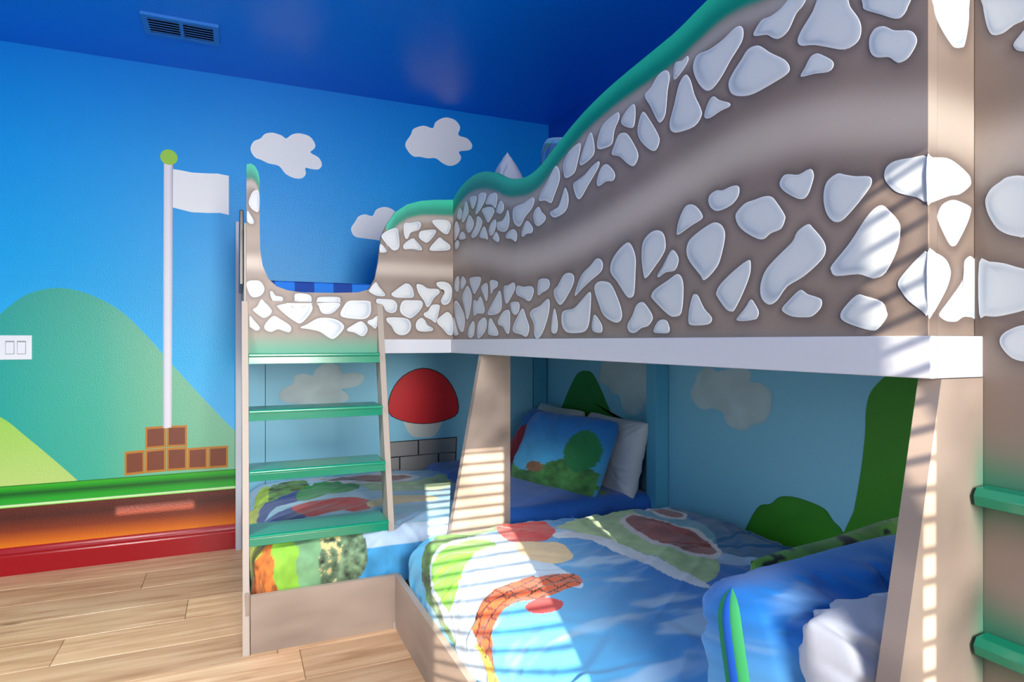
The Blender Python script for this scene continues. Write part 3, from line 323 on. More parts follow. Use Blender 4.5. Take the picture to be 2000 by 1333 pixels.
HILL=[(-1.2879,1.0163),(-1.186,1.2341),(-1.1026,1.3391),(-1.0389,1.4061),(-0.9742,1.453),(-0.8863,1.4799),(-0.7964,1.4775),(-0.693,1.4424),(-0.575,1.3676),(-0.4536,1.237),(-0.3414,1.0912),(-0.1871,0.8968),(0.008,0.6695),(0.2233,0.4769)]
LIME=[(-1.5029,0.9916),(-1.3079,0.9403),(-1.1026,0.8156),(-0.9959,0.7097),(-0.864,0.5669),(-0.7737,0.4645)]
BLOCKS=[[(-0.4585,0.7279),(-0.354,0.7308),(-0.354,0.6077),(-0.4585,0.6035)],[(-0.354,0.7308),(-0.2495,0.728),(-0.2495,0.6064),(-0.354,0.6077)],[(-0.5558,0.599),(-0.4585,0.6035),(-0.4585,0.4706),(-0.5558,0.4648)],[(-0.4585,0.6035),(-0.354,0.6077),(-0.354,0.4732),(-0.4585,0.4706)],[(-0.354,0.6077),(-0.2495,0.6064),(-0.2495,0.4731),(-0.354,0.4732)],[(-0.2495,0.5977),(-0.1451,0.5993),(-0.1451,0.4704),(-0.2495,0.4731)],[(-0.1451,0.5993),(-0.0382,0.5981),(-0.0382,0.4706),(-0.1451,0.4704)]]
IN_CLOUD=[(0.3736,1.0073),(0.4253,0.9946),(0.4439,1.0292),(0.4851,1.0611),(0.5304,1.0707),(0.5839,1.0502),(0.6108,1.0024),(0.6691,1.0092),(0.732,0.9919),(0.7359,0.9598),(0.6925,0.9211),(0.5993,0.9041),(0.634,0.8753),(0.6379,0.8356),(0.5456,0.8155),(0.3225,0.8245),(0.2397,0.8582),(0.2468,0.9112),(0.308,0.9475),(0.3225,0.9931)]
CAP=[(0.8928,0.7511),(0.9092,0.8741),(0.9852,0.9766),(1.1134,1.0236),(1.245,0.9775),(1.3298,0.8602),(1.3476,0.7305),(1.252,0.6809),(1.1134,0.668),(0.9786,0.6948)]
STEM=[(0.9986,0.7167),(1.231,0.7055),(1.224,0.6286),(1.1822,0.5807),(1.1134,0.5783),(1.0456,0.589),(1.0053,0.6408)]
BRICKS=[[(0.844,0.556),(1.0777,0.5581),(1.0777,0.4671),(0.844,0.467)],[(1.0879,0.5583),(1.3387,0.561),(1.3351,0.4687),(1.0879,0.468)],[(0.844,0.4573),(0.9553,0.4588),(0.9553,0.3704),(0.844,0.37)],[(0.9653,0.4588),(1.2126,0.4648),(1.2126,0.37),(0.9653,0.3704)],[(1.2231,0.4649),(1.3334,0.4621),(1.3316,0.3697),(1.2231,0.37)]]
BRICKBG=[(0.8375,0.5613),(1.3459,0.5674),(1.3387,0.3649),(0.8375,0.3633)]
R_HILL1=[(3.9226,0.5302),(3.8081,0.686),(3.6637,0.8712),(3.5611,0.978),(3.4952,1.0098),(3.4313,1.0167),(3.3539,1.0042),(3.2647,0.9235),(3.1791,0.8233),(3.1105,0.7628),(3.0053,0.7599),(2.9548,0.7157),(2.9424,0.6674)]
R_CLOUD1=[(3.2073,1.0872),(3.2647,1.0238),(3.2793,0.9767),(3.2502,0.9475),(3.1791,0.9368),(3.1377,0.8946),(3.0572,0.8934),(3.0311,0.8299),(2.9799,0.7916),(2.9178,0.7897),(2.8458,0.8128),(2.8108,0.8646),(2.7822,0.8945),(2.7822,1.0993)]
R_CLOUD2=[(2.3428,1.079),(2.3966,1.0418),(2.4053,1.012),(2.4431,0.9578),(2.4241,0.9148),(2.3641,0.8801),(2.2857,0.8915),(2.2208,0.877),(2.2013,0.8377),(2.1444,0.814),(2.0896,0.8144),(2.0367,0.8442),(1.9607,0.8789),(1.9323,0.9639),(1.9525,1.0066),(2.0024,1.0289),(2.0541,1.0291),(2.0497,1.0719),(2.1259,1.0853),(2.2604,1.066),(2.2908,1.081)]
R_HILL2=[(1.3721,1.1476),(1.4432,1.0852),(1.4957,1.0294),(1.515,0.9654),(1.5189,0.8756),(1.5346,0.7474),(1.5627,0.5963),(1.5997,0.4392),(1.1684,0.5718),(1.1684,1.1526)]
R_HILL3=[(2.1167,0.3249),(2.0194,0.4961),(1.9444,0.5333),(1.9044,0.5677),(1.8578,0.5844),(1.7835,0.5893),(1.6861,0.5772),(1.6465,0.5417),(1.6081,0.5127),(1.6081,0.4459),(2.1167,0.2914)]
BED_R=[('pale',[(0.5835,2.2621),(0.7205,2.3942),(0.9478,2.3652),(0.9839,2.057),(0.9879,1.867),(0.9941,1.7243),(0.9576,1.6766),(0.8747,1.755),(0.6941,1.7321),(0.5575,1.6143),(0.5029,1.6713),(0.511,1.9811)]),('fol',[(0.5343,2.2543),(0.6835,2.4105),(0.8564,2.4799),(1.1044,2.5159),(1.0219,2.4073),(0.772,2.3579),(0.6504,2.2937),(0.5703,2.1542),(0.4979,1.8992),(0.4988,2.0331)]),('leaf',[(0.6426,2.2663),(0.7566,2.3111),(0.8822,2.3095),(0.8965,2.1857),(0.8153,2.1604),(0.7542,2.101),(0.6515,1.9901),(0.5832,1.996),(0.5998,2.1413)]),('red',[(1.0062,2.453),(1.1123,2.4789),(1.2001,2.4077),(1.1695,2.232),(1.0855,2.1344),(0.9845,2.1471),(0.9577,2.2561)]),('tan',[(0.9627,2.1692),(1.0548,2.1162),(1.1116,2.0604),(1.0817,1.9297),(1.0212,1.8929),(0.94,1.9651),(0.933,2.0793)]),('sage',[(1.2005,2.2911),(1.5466,2.4726),(1.6855,2.4304),(1.5924,2.0823),(1.5406,1.7283),(1.3549,1.5659),(1.3379,1.8065),(1.2683,2.14)]),('pale2',[(1.1488,2.1925),(1.2867,2.132),(1.3276,1.8218),(1.3531,1.5756),(1.3136,1.5411),(1.2606,1.7878),(1.2249,2.0668),(1.1211,2.1187)]),('teal',[(1.6501,2.3995),(1.8097,2.4045),(1.7367,1.9482),(1.655,1.8844),(1.628,2.0308)]),('deep',[(1.9179,2.5079),(2.0496,2.2992),(1.9818,1.7733),(1.7701,1.6276),(1.5946,1.7889),(1.7274,1.9522)]),('rim',[(1.4878,2.2574),(1.6232,2.3485),(1.6528,2.1613),(1.6806,1.9659),(1.6289,1.8032),(1.5374,1.7297),(1.4653,1.7777),(1.4221,1.9675)]),('mar',[(1.5116,2.2469),(1.6039,2.3051),(1.6264,2.1267),(1.6482,1.9396),(1.6118,1.8108),(1.5559,1.7715),(1.4958,1.8092),(1.4557,1.9847)]),('rim',[(1.7295,2.4206),(1.8538,2.424),(1.8413,2.2615),(1.7482,2.1671),(1.7016,2.2537)]),('mar',[(1.7408,2.3967),(1.8315,2.3949),(1.8214,2.2615),(1.7604,2.2027),(1.7342,2.2822)]),('brick',[(0.6157,1.7283),(0.6581,1.7876),(0.7584,1.8278),(0.881,1.8418),(0.8906,1.8237),(1.0025,1.7884),(0.987,1.7057),(0.9058,1.6789),(0.8468,1.665),(0.7425,1.6915),(0.6685,1.6683),(0.5966,1.581)]),('yel',[(0.61,1.7122),(0.5969,1.5778),(0.5414,1.4452),(0.499,1.3521),(0.5024,1.4361),(0.555,1.6154)]),('red2',[(0.7667,1.6545),(0.8329,1.6711),(0.8669,1.6068),(0.8275,1.57),(0.7722,1.5978)])]
BED_L=[('lime',[(0.0461,3.3718),(0.1019,3.7006),(0.1765,3.734),(0.176,3.3689),(0.0809,2.936),(0.0186,2.7365)]),('fol',[(0.1765,3.734),(0.2672,3.8051),(0.3714,3.731),(0.3418,3.4335),(0.2311,3.2906),(0.1571,3.3231)]),('navy',[(0.0579,3.0131),(0.1039,3.3464),(0.2441,3.4764),(0.3189,3.5165),(0.3119,3.3314),(0.182,3.2596),(0.0915,2.9478)]),('navy',[(0.082,2.977),(0.224,3.1903),(0.3185,3.1997),(0.2982,2.9956),(0.1619,2.9004),(0.0383,2.7996)]),('green',[(0.293,3.455),(0.4185,3.655),(0.6103,3.6262),(0.598,3.394),(0.4338,3.3462),(0.3033,3.2912)]),('red',[(0.2487,3.2098),(0.42,3.24),(0.5673,3.2194),(0.6176,3.1103),(0.5629,2.9921),(0.4156,3.0279),(0.2982,2.9956)]),('rim',[(0.3769,3.7857),(0.6759,3.8361),(0.9504,3.6842),(0.9559,3.5315),(0.6706,3.4904),(0.5974,3.5493)]),('mar',[(0.4276,3.7347),(0.6632,3.764),(0.912,3.6548),(0.9223,3.5754),(0.685,3.5655)]),('tan',[(0.6165,3.1429),(0.8354,3.1354),(0.9279,3.0835),(0.9044,3.0057),(0.7511,3.0098),(0.5939,3.0279)]),('sage',[(0.619,3.5131),(0.8991,3.4854),(1.174,3.586),(1.1503,3.3751),(1.0036,3.2409),(0.7327,3.262)])]
VENT=[(-0.4091,3.3707),(-0.0731,3.3784),(-0.0967,3.5839),(-0.4026,3.5893)]

# ================================================================ THE ROOM
ROOM_X0, ROOM_X1, ROOM_Y0, ROOM_Y1, ROOM_H = -2.4, 2.04, -1.9, 4.0, 2.74
T = 0.12
wall_back = tag(boxes('wall_back', [(ROOM_X0 - T, ROOM_X1 + T, ROOM_Y1, ROOM_Y1 + T, -0.05, ROOM_H + 0.05)], M['sky_mural']), 'blue sky mural wall with clouds, hills and flagpole', kind='structure')
wall_right = tag(boxes('wall_right', [(ROOM_X1, ROOM_X1 + T, ROOM_Y0 - T, ROOM_Y1, -0.05, ROOM_H + 0.05)], M['blue_wall']), 'deep blue side wall behind the bunk bed', kind='structure')
wall_left = tag(boxes('wall_left', [(ROOM_X0 - T, ROOM_X0, ROOM_Y0 - T, ROOM_Y1, -0.05, ROOM_H + 0.05)], M['plain_wall']), 'wall on the left, outside the picture', kind='structure')
ceiling = tag(boxes('ceiling', [(ROOM_X0, ROOM_X1, ROOM_Y0, ROOM_Y1, ROOM_H, ROOM_H + 0.05)], M['ceiling']), 'glossy deep blue painted ceiling', kind='structure')

# unseen wall behind the camera, its openings shaped for the sun patches and daylight
WIN = [(-2.16, -1.747, 1.0, 2.705), (-0.444, 0.880, 0.9, 2.57)]
fb = []
xs = [ROOM_X0] + [v for w in WIN for v in w[:2]] + [ROOM_X1]
for i in range(0, len(xs), 2):
    fb.append((xs[i], xs[i + 1], ROOM_Y0 - T, ROOM_Y0, -0.05, ROOM_H + 0.05))
for w in WIN:
    fb.append((w[0], w[1], ROOM_Y0 - T, ROOM_Y0, -0.05, w[2])); fb.append((w[0], w[1], ROOM_Y0 - T, ROOM_Y0, w[3], ROOM_H + 0.05))
wall_front = tag(boxes('wall_front', fb, M['plain_wall']), 'window wall behind the viewer', kind='structure')
for k, w in enumerate(WIN):
    fr = 0.03
    o = boxes('window_%d' % (k + 1), [(w[0] - fr, w[0], ROOM_Y0 - 0.01, ROOM_Y0 + 0.012, w[2] - fr, w[3] + fr), (w[1], w[1] + fr, ROOM_Y0 - 0.01, ROOM_Y0 + 0.012, w[2] - fr, w[3] + fr),
                                      (w[0], w[1], ROOM_Y0 - 0.01, ROOM_Y0 + 0.012, w[2] - fr, w[2]), (w[0], w[1], ROOM_Y0 - 0.01, ROOM_Y0 + 0.012, w[3], w[3] + fr)], M['white_trim'])
    tag(o, kind='structure')

# blinds: the sun falls through their gaps
def blind(loc, x0, x1, z0, z1, pitch, tilt, label, depth=0.05):
    root = empty('window_blind', loc, label, 'blind')
    n = int((z1 - z0) / pitch)
    base = None
    for i in range(n):
        z = z0 + (i + 0.5) * pitch
        if base is None:
            v, f = box_data(x0, x1, -depth / 2, depth / 2, -0.0012, 0.0012)
            base = bpy.data.meshes.new('slat'); base.from_pydata(v, [], f); base.materials.append(M['slat'])
        s = link(bpy.data.objects.new('slat', base))
        s.location = (0, ROOM_Y0 - 0.05, z); s.rotation_euler = (tilt, 0, 0)
        attach(s, root)
    boxes('head_rail', [(x0, x1, ROOM_Y0 - 0.08, ROOM_Y0 - 0.02, z1 - 0.002, z1 + 0.012)], M['slat'], root)
    return root
blind((-0.05, ROOM_Y0 - 0.05, 0.9), -0.442, 0.878, 0.902, 2.55, 0.047, math.radians(-9), 'white slatted blind half open in the window behind the viewer')
blind((-1.95, ROOM_Y0 - 0.05, 1.0), -2.155, -1.75, 1.0, 2.612, 0.047, math.radians(-72), 'white slatted blind added closed, leaving a gap for one sun strip', 0.056)  # unseen blind added so one strip of sun reaches the mural wall
# two unseen cloth baffles added to block the sun at the wide window
def baffle(xa, xb, label):
    cv = []; cf = []
    NX = 60
    for i in range(NX + 1):
        x = xa + (xb - xa) * i / NX
        y = ROOM_Y0 + 0.05 + 0.018 * math.sin(i * 0.75)
        cv += [(x, y, 0.35), (x, y, 2.66)]
    for i in range(NX):
        cf.append((2 * i, 2 * i + 2, 2 * i + 3, 2 * i + 1))
    cu = mobj('baffle', cv, cf, M['baffle'], smooth=True, fix=False)
    sm = cu.modifiers.new('thickness', 'SOLIDIFY'); sm.thickness = 0.004
    tag(cu, label, 'baffle')
baffle(-0.060, 0.315, 'narrow pale curtain added out of view to block the sun')
baffle(0.342, 0.93, 'wide pale curtain added out of view to block the sun')

# floor and its planks
floor = tag(boxes('floor', [(ROOM_X0, ROOM_X1, ROOM_Y0, ROOM_Y1, -0.06, -0.006)], mat('subfloor', 0.8, rgb(70, 48, 34))), 'light oak plank floor', kind='structure')
plank_meshes = {}
def plank_mesh(L, W):
    key = (round(L, 3), round(W, 3))
    if key not in plank_meshes:
        bm = bmesh.new()
        v, f = box_data(0, L - 0.0015, 0, W - 0.0015, -0.008, 0.0)
        vs = [bm.verts.new(p) for p in v]
        for q in f: bm.faces.new([vs[i] for i in q])
        bmesh.ops.bevel(bm, geom=[e for e in bm.edges if all(abs(w_.co.z) < 1e-6 for w_ in e.verts)], offset=0.002, segments=1, affect='EDGES')
        me = bpy.data.meshes.new('floor_plank'); bm.to_mesh(me); bm.free(); me.materials.append(M['wood'])
        plank_meshes[key] = me
    return plank_meshes[key]
PW = 0.236
# ends of planks as measured on the rows nearest the mural wall
starts = {0: -1.24 + 0.0, 1: -0.42, 2: -1.02, 3: -0.20, 4: -0.63, 5: -1.35, 6: 0.23, 7: -0.62}
row = 0; y = ROOM_Y1 - PW
while y > ROOM_Y0 - PW:
    W = PW
    y0 = max(y, ROOM_Y0); W = y + PW - y0
    off = starts.get(row, random.uniform(-1.4, 0.4))
    cuts = [ROOM_X0]
    x = off
    while x > ROOM_X0 + 0.25: x -= 1.5
    x += 1.5 if x <= ROOM_X0 + 0.25 else 0
    while x < ROOM_X1 - 0.2:
        cuts.append(x); x += 1.5
    cuts.append(ROOM_X1)
    for a, b in zip(cuts[:-1], cuts[1:]):
        p = link(bpy.data.objects.new('floor_plank', plank_mesh(b - a, W)), floor)
        p.location = (a, y0, 0)
    y -= PW; row += 1

# baseboards: moulded profile
def baseboard(name, axis, a, b, wallpos, sgn, label):
    prof = [(0, 0), (0.016, 0), (0.016, 0.095), (0.012, 0.101), (0.012, 0.108), (0.015, 0.113), (0.011, 0.124), (0.006, 0.132), (0.005, 0.140), (0, 0.141)]
    if axis == 'x':
        o = prism(name, [(wallpos + sgn * p, q) for p, q in prof], 'x', a, b, M['red_base'])
    else:
        o = prism(name, [(wallpos + sgn * p, q) for p, q in prof], 'y', a, b, M['red_base'])
    return tag(o, label, kind='structure')
baseboard('baseboard_back', 'x', ROOM_X0, -0.002, ROOM_Y1, -1, 'glossy red moulded baseboard along the mural wall')
baseboard('baseboard_left', 'y', ROOM_Y0, ROOM_Y1 - 0.016, ROOM_X0, 1, 'red baseboard on the left wall')

# ================================================================ MURAL on the back wall (thin layers of print)
def plate_y(name, outline, y, th, m, parent, smooth=0, cols=None):
    p = smooth_loop(outline, smooth) if smooth else np.asarray(outline)
    return prism(name, [tuple(q) for q in p], 'y', y - th, y - 0.0002, m, parent)
WB = ROOM_Y1
hl = smooth_open(HILL, 5)
plate_y('painted_hill', list(map(tuple, hl)) + [(0.25, 0.45), (hl[0][0], 0.45)], WB, 0.0012, M['hill'], wall_back)['label'] = 'teal green painted hill'
ll = smooth_open(LIME, 5)
plate_y('painted_hill', [(ROOM_X0, ll[0][1])] + list(map(tuple, ll)) + [(-0.77, 0.45), (ROOM_X0, 0.45)], WB, 0.0018, M['lime'], wall_back)['label'] = 'lime green painted hill at the left edge'
plate_y('painted_dirt', [(ROOM_X0, 0.13), (ROOM_X1, 0.13), (ROOM_X1, 0.348), (ROOM_X0, 0.348)], WB, 0.0012, M['dirt'], wall_back)['label'] = 'brown and orange painted earth'
plate_y('painted_grass_strip', [(ROOM_X0, 0.345), (ROOM_X1, 0.345), (ROOM_X1, 0.459), (ROOM_X0, 0.459)], WB, 0.0024, M['grass'], wall_back)['label'] = 'glossy green painted strip'
for c in CLOUDS:
    plate_y('painted_cloud', c, WB, 0.0015, M['cloud'], wall_back, 3)
plate_y('painted_flag', FLAG, WB, 0.0020, M['cloud'], wall_back)['label'] = 'blank white flag on the painted pole'
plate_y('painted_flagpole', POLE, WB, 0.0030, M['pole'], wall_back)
bc, br = BALL[0], BALL[1][0] - BALL[0][0]
ball = plate_y('painted_ball', [(bc[0] + br * math.cos(a), bc[1] + br * math.sin(a)) for a in np.linspace(0, 2 * math.pi, 28)[:-1]], WB, 0.0036, M['ball'], wall_back)
ball['label'] = 'lime ball on top of the painted pole'
for q in BLOCKS:
    q = np.array(q); c = q.mean(0)
    b = plate_y('painted_block', [tuple(c + (p - c) * 0.975) for p in q], WB, 0.0024, M['block_edge'], wall_back)
    plate_y('block_face', [tuple(c + (p - c) * 0.78) for p in q], WB, 0.0032, M['block_brown'], b)

# light switch
sw = empty('light_switch', (-0.985, WB, 1.17), 'white double rocker light switch on the mural wall', 'switch')
x0, z1 = -1.103, 1.232; x1, z0 = -0.968, 1.107
boxes('switch_plate', [(x0, x1, WB - 0.008, WB, z0, z1)], M['plastic'], sw, 0.002)
for k in (0, 1):
    cx = x0 + (x1 - x0) * (0.32 + 0.36 * k)
    r = boxes('rocker_frame', [(cx - 0.019, cx + 0.019, WB - 0.0088, WB - 0.006, z0 + 0.028, z1 - 0.028)], M['plastic2'], sw)
    prism('rocker', [(WB - 0.013, z0 + 0.031), (WB - 0.0085, z1 - 0.031), (WB - 0.006, z1 - 0.031), (WB - 0.006, z0 + 0.031)], 'x', cx - 0.0165, cx + 0.0165, M['plastic'], sw)

# ceiling vent
vx0, vx1, vy0, vy1 = -0.408, -0.075, 3.375, 3.588
vent = empty('ceiling_vent', ((vx0 + vx1) / 2, (vy0 + vy1) / 2, ROOM_H), 'blue ceiling air vent with two sets of dark louvres', 'vent')
zc = ROOM_H
mid = (vx0 + vx1) / 2; fw = 0.026
boxes('vent_frame', [(vx0, vx1, vy0, vy0 + fw, zc - 0.014, zc), (vx0, vx1, vy1 - fw, vy1, zc - 0.014, zc), (vx0, vx0 + fw, vy0 + fw, vy1 - fw, zc - 0.014, zc), (vx1 - fw, vx1, vy0 + fw, vy1 - fw, zc - 0.014, zc), (mid - 0.008, mid + 0.008, vy0 + fw, vy1 - fw, zc - 0.014, zc)], M['vent_blue'], vent)
boxes('vent_backing', [(vx0 + 0.01, vx1 - 0.01, vy0 + 0.01, vy1 - 0.01, zc - 0.003, zc - 0.0005)], M['vent_dark'], vent)
for a, b in ((vx0 + fw, mid - 0.008), (mid + 0.008, vx1 - fw)):
    for i in range(6):
        yy = vy0 + fw + 0.016 + i * 0.0262
        prism('louvre', [(yy - 0.008, zc - 0.013), (yy + 0.006, zc - 0.004), (yy + 0.0075, zc - 0.0055), (yy - 0.0065, zc - 0.0145)], 'x', a, b, M['vent_blue'], vent)

# flush ceiling lamp (added outside the picture for more light on the floor)
lamp = empty('added_ceiling_lamp', (-0.9, 2.1, ROOM_H), 'round white flush ceiling lamp added out of view to brighten the floor', 'lamp')
def lathe(name, prof, loc, m, parent, n=32):
    v = []; f = []
    for i in range(n):
        a = 2 * math.pi * i / n
        for r, z in prof: v.append((loc[0] + r * math.cos(a), loc[1] + r * math.sin(a), loc[2] + z))
    k = len(prof)
    for i in range(n):
        for j in range(k - 1):
            f.append((i * k + j, ((i + 1) % n) * k + j, ((i + 1) % n) * k + j + 1, i * k + j + 1))
    return mobj(name, v, f, m, parent, smooth=True)
lathe('fill_lamp_base', [(0.001, 0), (0.19, 0), (0.19, -0.03), (0.175, -0.035), (0.001, -0.035)], (-0.9, 2.1, ROOM_H), M['plastic'], lamp)
gm = mat('fill_lamp_glass', 0.3, rgb(250, 248, 240)); gb = gm.node_tree.nodes['Principled BSDF']
gb.inputs['Emission Color'].default_value = (1, 0.95, 0.88, 1); gb.inputs['Emission Strength'].default_value = 3.0
lathe('fill_lamp_shade', [(0.17, -0.036), (0.165, -0.06), (0.13, -0.085), (0.07, -0.1), (0.001, -0.104)], (-0.9, 2.1, ROOM_H), gm, lamp)
pl = bpy.data.lights.new('added_fill_light', 'AREA'); pl.shape = 'DISK'; pl.size = 0.4; pl.energy = 33; pl.spread = math.radians(115); pl.color = (1, 0.96, 0.9)
po = link(bpy.data.objects.new('added_fill_light', pl)); po.location = (-0.9, 2.1, ROOM_H - 0.115)

# ================================================================ BUNK BED
bunk = empty('bunk_bed', (0.985, 2.97, 0.0), 'built-in L-shaped bunk bed painted brown with white stones', 'bunk bed')
PX, PY, RY, NY, EX = 0.985, 2.97, 2.935, 0.636, 1.10
TRIM0, TRIM1 = 1.145, 1.211

BASE = lin((154, 135, 121)); LIGHT = lin((196, 181, 166)); DARK = lin((100, 85, 82))
GREEN_T = lin((40, 195, 155)); GREEN_B = lin((0, 140, 115)); GREY = lin((190, 188, 182))

def stone_obj(outline, mapf, parent, idx):
    p = smooth_loop(outline, 3)
    c = p.mean(0); n = len(p)
    rings = [1.0, 0.985, 0.90, 0.78, 0.60, 0.30]
    offs = [0.0001, 0.0008, 0.001, 0.0011, 0.0012, 0.0012]
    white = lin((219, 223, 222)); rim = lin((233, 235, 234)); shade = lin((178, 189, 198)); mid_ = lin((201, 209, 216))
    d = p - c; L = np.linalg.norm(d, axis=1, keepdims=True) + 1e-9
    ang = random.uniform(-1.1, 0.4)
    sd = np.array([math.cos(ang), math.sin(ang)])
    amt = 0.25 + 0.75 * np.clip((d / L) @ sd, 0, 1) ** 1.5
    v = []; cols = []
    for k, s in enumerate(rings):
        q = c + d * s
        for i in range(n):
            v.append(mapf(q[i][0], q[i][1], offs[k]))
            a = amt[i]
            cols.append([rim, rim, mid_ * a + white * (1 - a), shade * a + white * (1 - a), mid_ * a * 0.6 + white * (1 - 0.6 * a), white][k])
    v.append(mapf(c[0], c[1], 0.0012)); cols.append(white)
    f = []
    R = len(rings)
    for k in range(R - 1):
        for i in range(n):
            j = (i + 1) % n
            f.append((k * n + i, k * n + j, (k + 1) * n + j, (k + 1) * n + i))
    for i in range(n):
        f.append(((R - 1) * n + i, (R - 1) * n + (i + 1) % n, R * n))
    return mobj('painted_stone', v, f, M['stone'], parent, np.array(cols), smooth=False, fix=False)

def stone_dist(P, Q, stones):
    """distance of points to the stone outlines (0 inside)"""
    dist = np.full(P.shape, 1.0)
    for s in stones:
        p = smooth_loop(s, 3)
        x0, y0 = p.min(0) - 0.05; x1, y1 = p.max(0) + 0.05
        idx = np.nonzero((P > x0) & (P < x1) & (Q > y0) & (Q < y1))[0]
        if len(idx) == 0: continue
        a = np.stack([P[idx], Q[idx]], 1)
        b = p; e = np.roll(p, -1, 0) - p
        w = a[:, None, :] - b[None]
        t = np.clip((w * e[None]).sum(2) / ((e * e).sum(1)[None] + 1e-12), 0, 1)
        dd = np.sqrt(((w - t[..., None] * e[None]) ** 2).sum(2)).min(1)
        dd[inside(p, a[:, 0], a[:, 1])] = 0
        dist[idx] = np.minimum(dist[idx], dd)
    return dist

def air_colour(P, Q, top, stones, band, green=True, band_w=0.05):
    n1 = fbm(P, Q, 5.0, 3)[:, None]; n2 = fbm(P * 0.6, Q * 4, 4.0, 2)[:, None]
    c = BASE * (1 + 0.16 * n1 + 0.14 * n2)
    if band is not None:
        bd = np.abs(Q - band)
        w = np.exp(-(bd / band_w) ** 2.4)[:, None]
        edge = np.exp(-((bd - band_w * 1.7) / 0.03) ** 2)[:, None]
        c = c * (1 - w) + LIGHT * (1 + 0.1 * n1) * w
        c = c * (1 - 0.16 * edge)
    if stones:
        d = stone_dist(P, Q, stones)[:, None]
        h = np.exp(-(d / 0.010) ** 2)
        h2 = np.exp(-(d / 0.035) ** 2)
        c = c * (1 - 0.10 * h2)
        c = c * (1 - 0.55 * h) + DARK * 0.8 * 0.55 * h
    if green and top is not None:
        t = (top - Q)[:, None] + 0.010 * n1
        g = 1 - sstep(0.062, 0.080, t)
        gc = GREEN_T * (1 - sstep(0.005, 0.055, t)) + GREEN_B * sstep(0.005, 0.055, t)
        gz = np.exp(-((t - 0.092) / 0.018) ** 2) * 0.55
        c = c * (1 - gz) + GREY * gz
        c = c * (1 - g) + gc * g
    return np.clip(c, 0, 1)

def panel(name, S, ztop, zbot, rows, mapf, th, colfn, parent):
    """upright board: S = stations along its length, ztop its upper outline; airbrushed colours per vertex"""
    n = len(S); fr = np.linspace(0, 1, rows)
    P = np.repeat(S, rows); Q = (zbot + (ztop - zbot)[:, None] * fr[None]).ravel(); TT = np.repeat(ztop, rows)
    cols = colfn(P, Q, TT)
    v = [mapf(p, q, 0.0) for p, q in zip(P, Q)] + [mapf(p, q, -th) for p, q in zip(P, Q)]
    N = n * rows; f = []
    for i in range(n - 1):
        for j in range(rows - 1):
            a = i * rows + j; b = a + rows
            f.append((a, b, b + 1, a + 1)); f.append((N + a, N + a + 1, N + b + 1, N + b))
        a = i * rows; b = a + rows
        f.append((a, N + a, N + b, b)); a += rows - 1; b += rows - 1
        f.append((a, b, N + b, N + a))
    for i in (0, n - 1):
        for j in range(rows - 1):
            a = i * rows + j
            f.append((a, a + 1, N + a + 1, N + a) if i == 0 else (a, N + a, N + a + 1, a + 1))
    return mobj(name, v, f, M['air'], parent, np.concatenate([cols, cols]), fix=True)

mapX = lambda a, b, o: (PX - o, a, b)
mapY = lambda a, b, o: (a, PY - o, b)
mapR = lambda a, b, o: (a, RY - o, b)
mapN = lambda a, b, o: (a, NY - o, b)
mapE = lambda a, b, o: (EX - o, a, b)

# long guard panel along the right bed
tb = smooth_open(TOP_BIG, 6)[::-1]
S = np.concatenate([np.linspace(NY, 1.2, 150), np.linspace(1.2, PY, 190)[1:]])
zt = np.interp(S, tb[:, 0], tb[:, 1])
bdp = smooth_open(BAND, 4)[::-1]
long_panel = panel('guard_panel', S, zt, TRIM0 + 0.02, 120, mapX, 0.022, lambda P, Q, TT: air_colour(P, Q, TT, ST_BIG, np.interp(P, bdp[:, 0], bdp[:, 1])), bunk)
long_panel['label'] = 'long wavy guard panel with green top edge and white stones'
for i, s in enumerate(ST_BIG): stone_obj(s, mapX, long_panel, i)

# short guard panel facing the viewer, with the ladder opening
tl = np.array(TOP_LEFT); tl[:, 0] = np.maximum.accumulate(tl[:, 0] + np.arange(len(tl)) * 1e-5)
S = np.unique(np.concatenate([np.linspace(tl[0, 0], PX, 170), np.linspace(0.10, 0.13, 10), np.linspace(0.52, 0.66, 40), tl[:, 0]]))
zt = np.interp(S, tl[:, 0], tl[:, 1])
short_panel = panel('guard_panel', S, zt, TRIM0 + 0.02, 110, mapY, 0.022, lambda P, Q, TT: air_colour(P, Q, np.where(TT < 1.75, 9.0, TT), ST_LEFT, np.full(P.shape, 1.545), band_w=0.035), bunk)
short_panel['label'] = 'short guard panel with a scooped ladder opening and white stones'
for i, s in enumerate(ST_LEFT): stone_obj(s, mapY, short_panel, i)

# corner face at the near end of the long panel
S = np.linspace(PX + 0.0223, EX + 0.022, 24)
post_panel = panel('corner_board', S, np.full(24, 1.94), TRIM0 + 0.02, 110, mapN, 0.022, lambda P, Q, TT: air_colour(P, Q, None, ST_POST, np.full(P.shape, 1.544), False), bunk)
post_panel['label'] = 'pale brown corner board with white stones'
for i, s in enumerate(ST_POST): stone_obj(s, mapN, post_panel, i)

# set-back end panel towards the viewer with green airbrush around its rungs
S = np.linspace(0.05, NY - 0.001, 90)
RUNG_Z = [0.940, 0.705, 0.47, 0.235]
def end_col(P, Q, TT):
    c = air_colour(P, Q, None, ST_END, np.full(P.shape, 1.50), False)
    g = sum(np.exp(-((Q - z - 0.03) / 0.05) ** 2) for z in RUNG_Z)[:, None]
    g = np.clip(g, 0, 1) * 0.8
    return c * (1 - g) + lin((20, 140, 105)) * g
end_panel = panel('end_panel', S, np.full(90, 1.94), 0.0, 170, mapE, 0.022, end_col, bunk)
end_panel['label'] = 'brown end panel with large white stones beside the corner board'
for i, s in enumerate(ST_END): stone_obj(s, mapE, end_panel, i)

